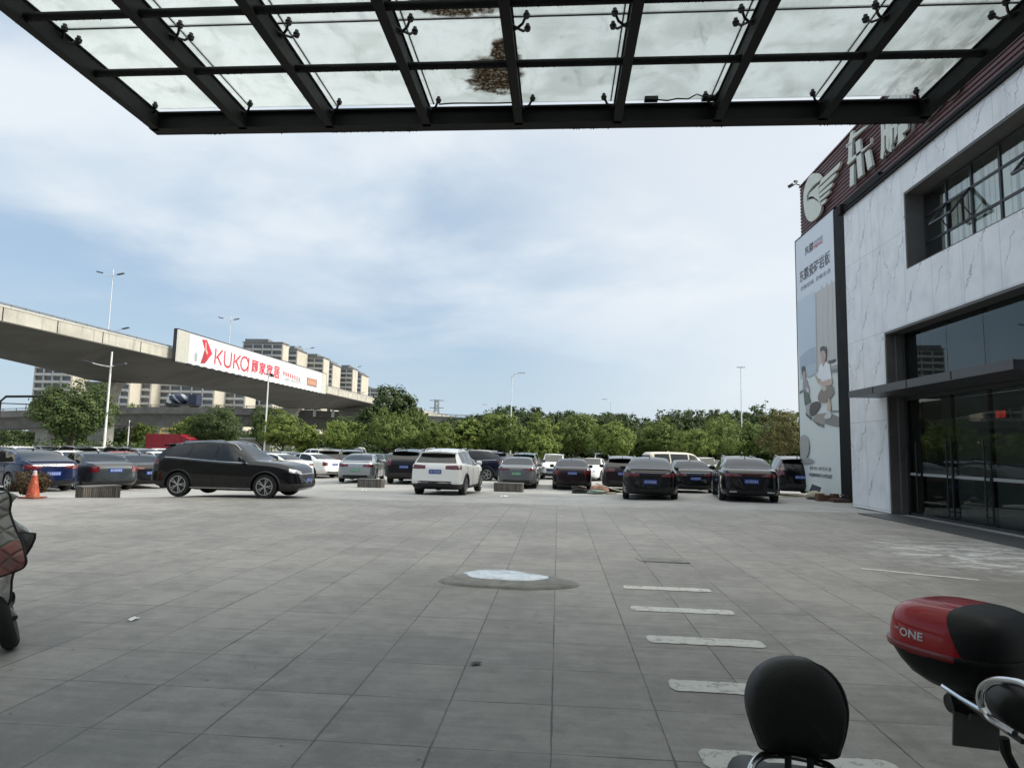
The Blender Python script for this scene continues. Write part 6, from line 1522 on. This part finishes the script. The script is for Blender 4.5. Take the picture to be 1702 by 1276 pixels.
b=MB(); b.tube([q(1668,1225,1.7),q(1672,1250,1.7),q(1690,1285,1.7)],.012,8); wpart(b,'cable',MT['rubber'],t,True)
pr=curve_pts([(1705,1150),(1740,1160),(1750,1200),(1720,1225),(1685,1212),(1662,1190),(1658,1165),(1675,1150)],4)
wpart(cushion(pr,1.62,.05,.02,MT['vinyl']),'seat_pad',MT['vinyl'],t,True)
# wind-apron scooter at the left edge
fw=Vector((.85,-.527,0)); wc=Vector((-3.91,4.42,0)); org=wc-fw*.66; hd=math.atan2(-fw.x,fw.y)
t=thing('covered_scooter','electric scooter with a quilted grey wind apron cut off by the left edge','scooter',org,hd)
wf,lf=scooter_frame(t,MT['blackgloss'],MT['vinyl']); front_end(t,MT['blackgloss'],wf,lf,False,R(16),R(-17),False)
b=MB(); b.tube([q(-10,1012,4.45),q(14,1016,4.40),q(22,1028,4.38)],.03,8); wpart(b,'foot_peg',MT['black'],t,True)
def quilt():
    k=NT('quilted_apron'); p=k.pos(); x,y,z=k.xyz(p)
    a=k.math('DIVIDE',k.math('ADD',k.math('MULTIPLY',x,.9),z),.115); b_=k.math('DIVIDE',k.math('SUBTRACT',k.math('MULTIPLY',x,.9),z),.115)
    da=k.math('ABSOLUTE',k.math('SUBTRACT',k.math('FRACT',a),.5)); db=k.math('ABSOLUTE',k.math('SUBTRACT',k.math('FRACT',b_),.5))
    wn_=k.n('ShaderNodeTexWhiteNoise',noise_dimensions='2D'); k.l(k.vec(k.math('FLOOR',k.math('MULTIPLY',a,.5)),k.math('FLOOR',k.math('MULTIPLY',b_,.5)),0.0),wn_.inputs['Vector'])
    red=k.ramp(wn_.outputs['Value'],.52,.55); pal=k.ramp(wn_.outputs['Value'],.25,.5)
    n=k.noise(p,12,5,.65); col=k.mix(pal,(.40,.39,.36),(.56,.55,.51)); col=k.mix(k.math('MULTIPLY',red,.8),col,(.36,.075,.065)); col=k.mix(k.ramp(n,.5,.75),col,(.22,.21,.19))
    seam=k.math('MAXIMUM',k.ramp(da,.46,.50),k.ramp(db,.46,.50)); k.base(k.mix(k.math('MULTIPLY',seam,.5),col,(.08,.075,.07))).set(Roughness=.6)
    h=k.math('SUBTRACT',1.0,k.math('MAXIMUM',k.ramp(da,.30,.5),k.ramp(db,.30,.5))); k.bump(h,.8,.02); return k.m
MT['quilt']=quilt(); k=NT('silver_lining'); n=k.noise(k.pos(),14,5,.7,.8); k.base(k.mix(k.ramp(n,.4,.6),(.55,.57,.56),(.82,.84,.83))).set(Roughness=.32,Metallic=.35).bump(n,.6,.02); MT['lining']=k.m
def cloth(pts,Y,name,m,bulge=.05,th=.012,pipe=True,parent=None):
    P=[atY(px,py,Y) for px,py in pts]; 
    cx=sum((p for p in P),Vector())/len(P); n=len(P); b=MB(); vs=[]; L=(0,.3,.6,.85,1.0)
    for back in (0,1):
        for s in L:
            for p in P:
                c_=cx+(p-cx)*s; w_=mnoise.noise(Vector((c_.x*5,c_.z*5,Y)))*.03
                vs.append((c_.x,c_.y-bulge*(1-s*s)+w_*s+(th if back else 0),c_.z))
    fs=[]; m_=len(L)*n
    for back in (0,1): fs+=[(back*m_+j*n+i,back*m_+j*n+(i+1)%n,back*m_+(j+1)*n+(i+1)%n,back*m_+(j+1)*n+i) for j in range(len(L)-1) for i in range(n)]
    fs+=[(m_-n+i,m_-n+(i+1)%n,2*m_-n+(i+1)%n,2*m_-n+i) for i in range(n)]; b.add(vs,fs)
    o=wpart(b,name,m,t,True)
    if pipe:
        e=[Vector(vs[m_-n+i])+Vector((0,th/2,0)) for i in range(n)]; b=MB(); b.tube(e+[e[0]],.0085,6); wpart(b,'apron_piping',MT['black'],t,True)
    return o
cloth(curve_pts([(-110,805),(-40,812),(0,820),(14,818),(17,834),(14,849),(19,866),(25,884),(34,904),(43,928),(42,938),(33,946),(0,958),(-60,980),(-120,990)],3),4.22,'apron',MT['quilt'],.07)
cloth([(30,885),(44,886),(57,887),(56,895),(50,908),(43,921),(37,908)],4.27,'apron_flap',pm('dark_grey_cloth',(.13,.132,.125),.7,0,.15,9),.01)
cloth([(20,860),(30,867),(42,876),(50,886),(38,888),(28,886)],4.30,'apron_fold',MT['lining'],.01,.01,False)
cloth([(13,817),(22,820),(29,824),(22,831),(17,838)],4.24,'apron_collar',pm('beige_cloth',(.42,.41,.36),.7,0,.15,9),.01,.01,False)
cloth(curve_pts([(-120,985),(-40,965),(0,955),(23,948),(21,965),(18,1000),(8,1010),(-2,1019),(-70,1035)],3),4.33,'apron_lining',MT['lining'],.03)
bpy.context.view_layer.update()
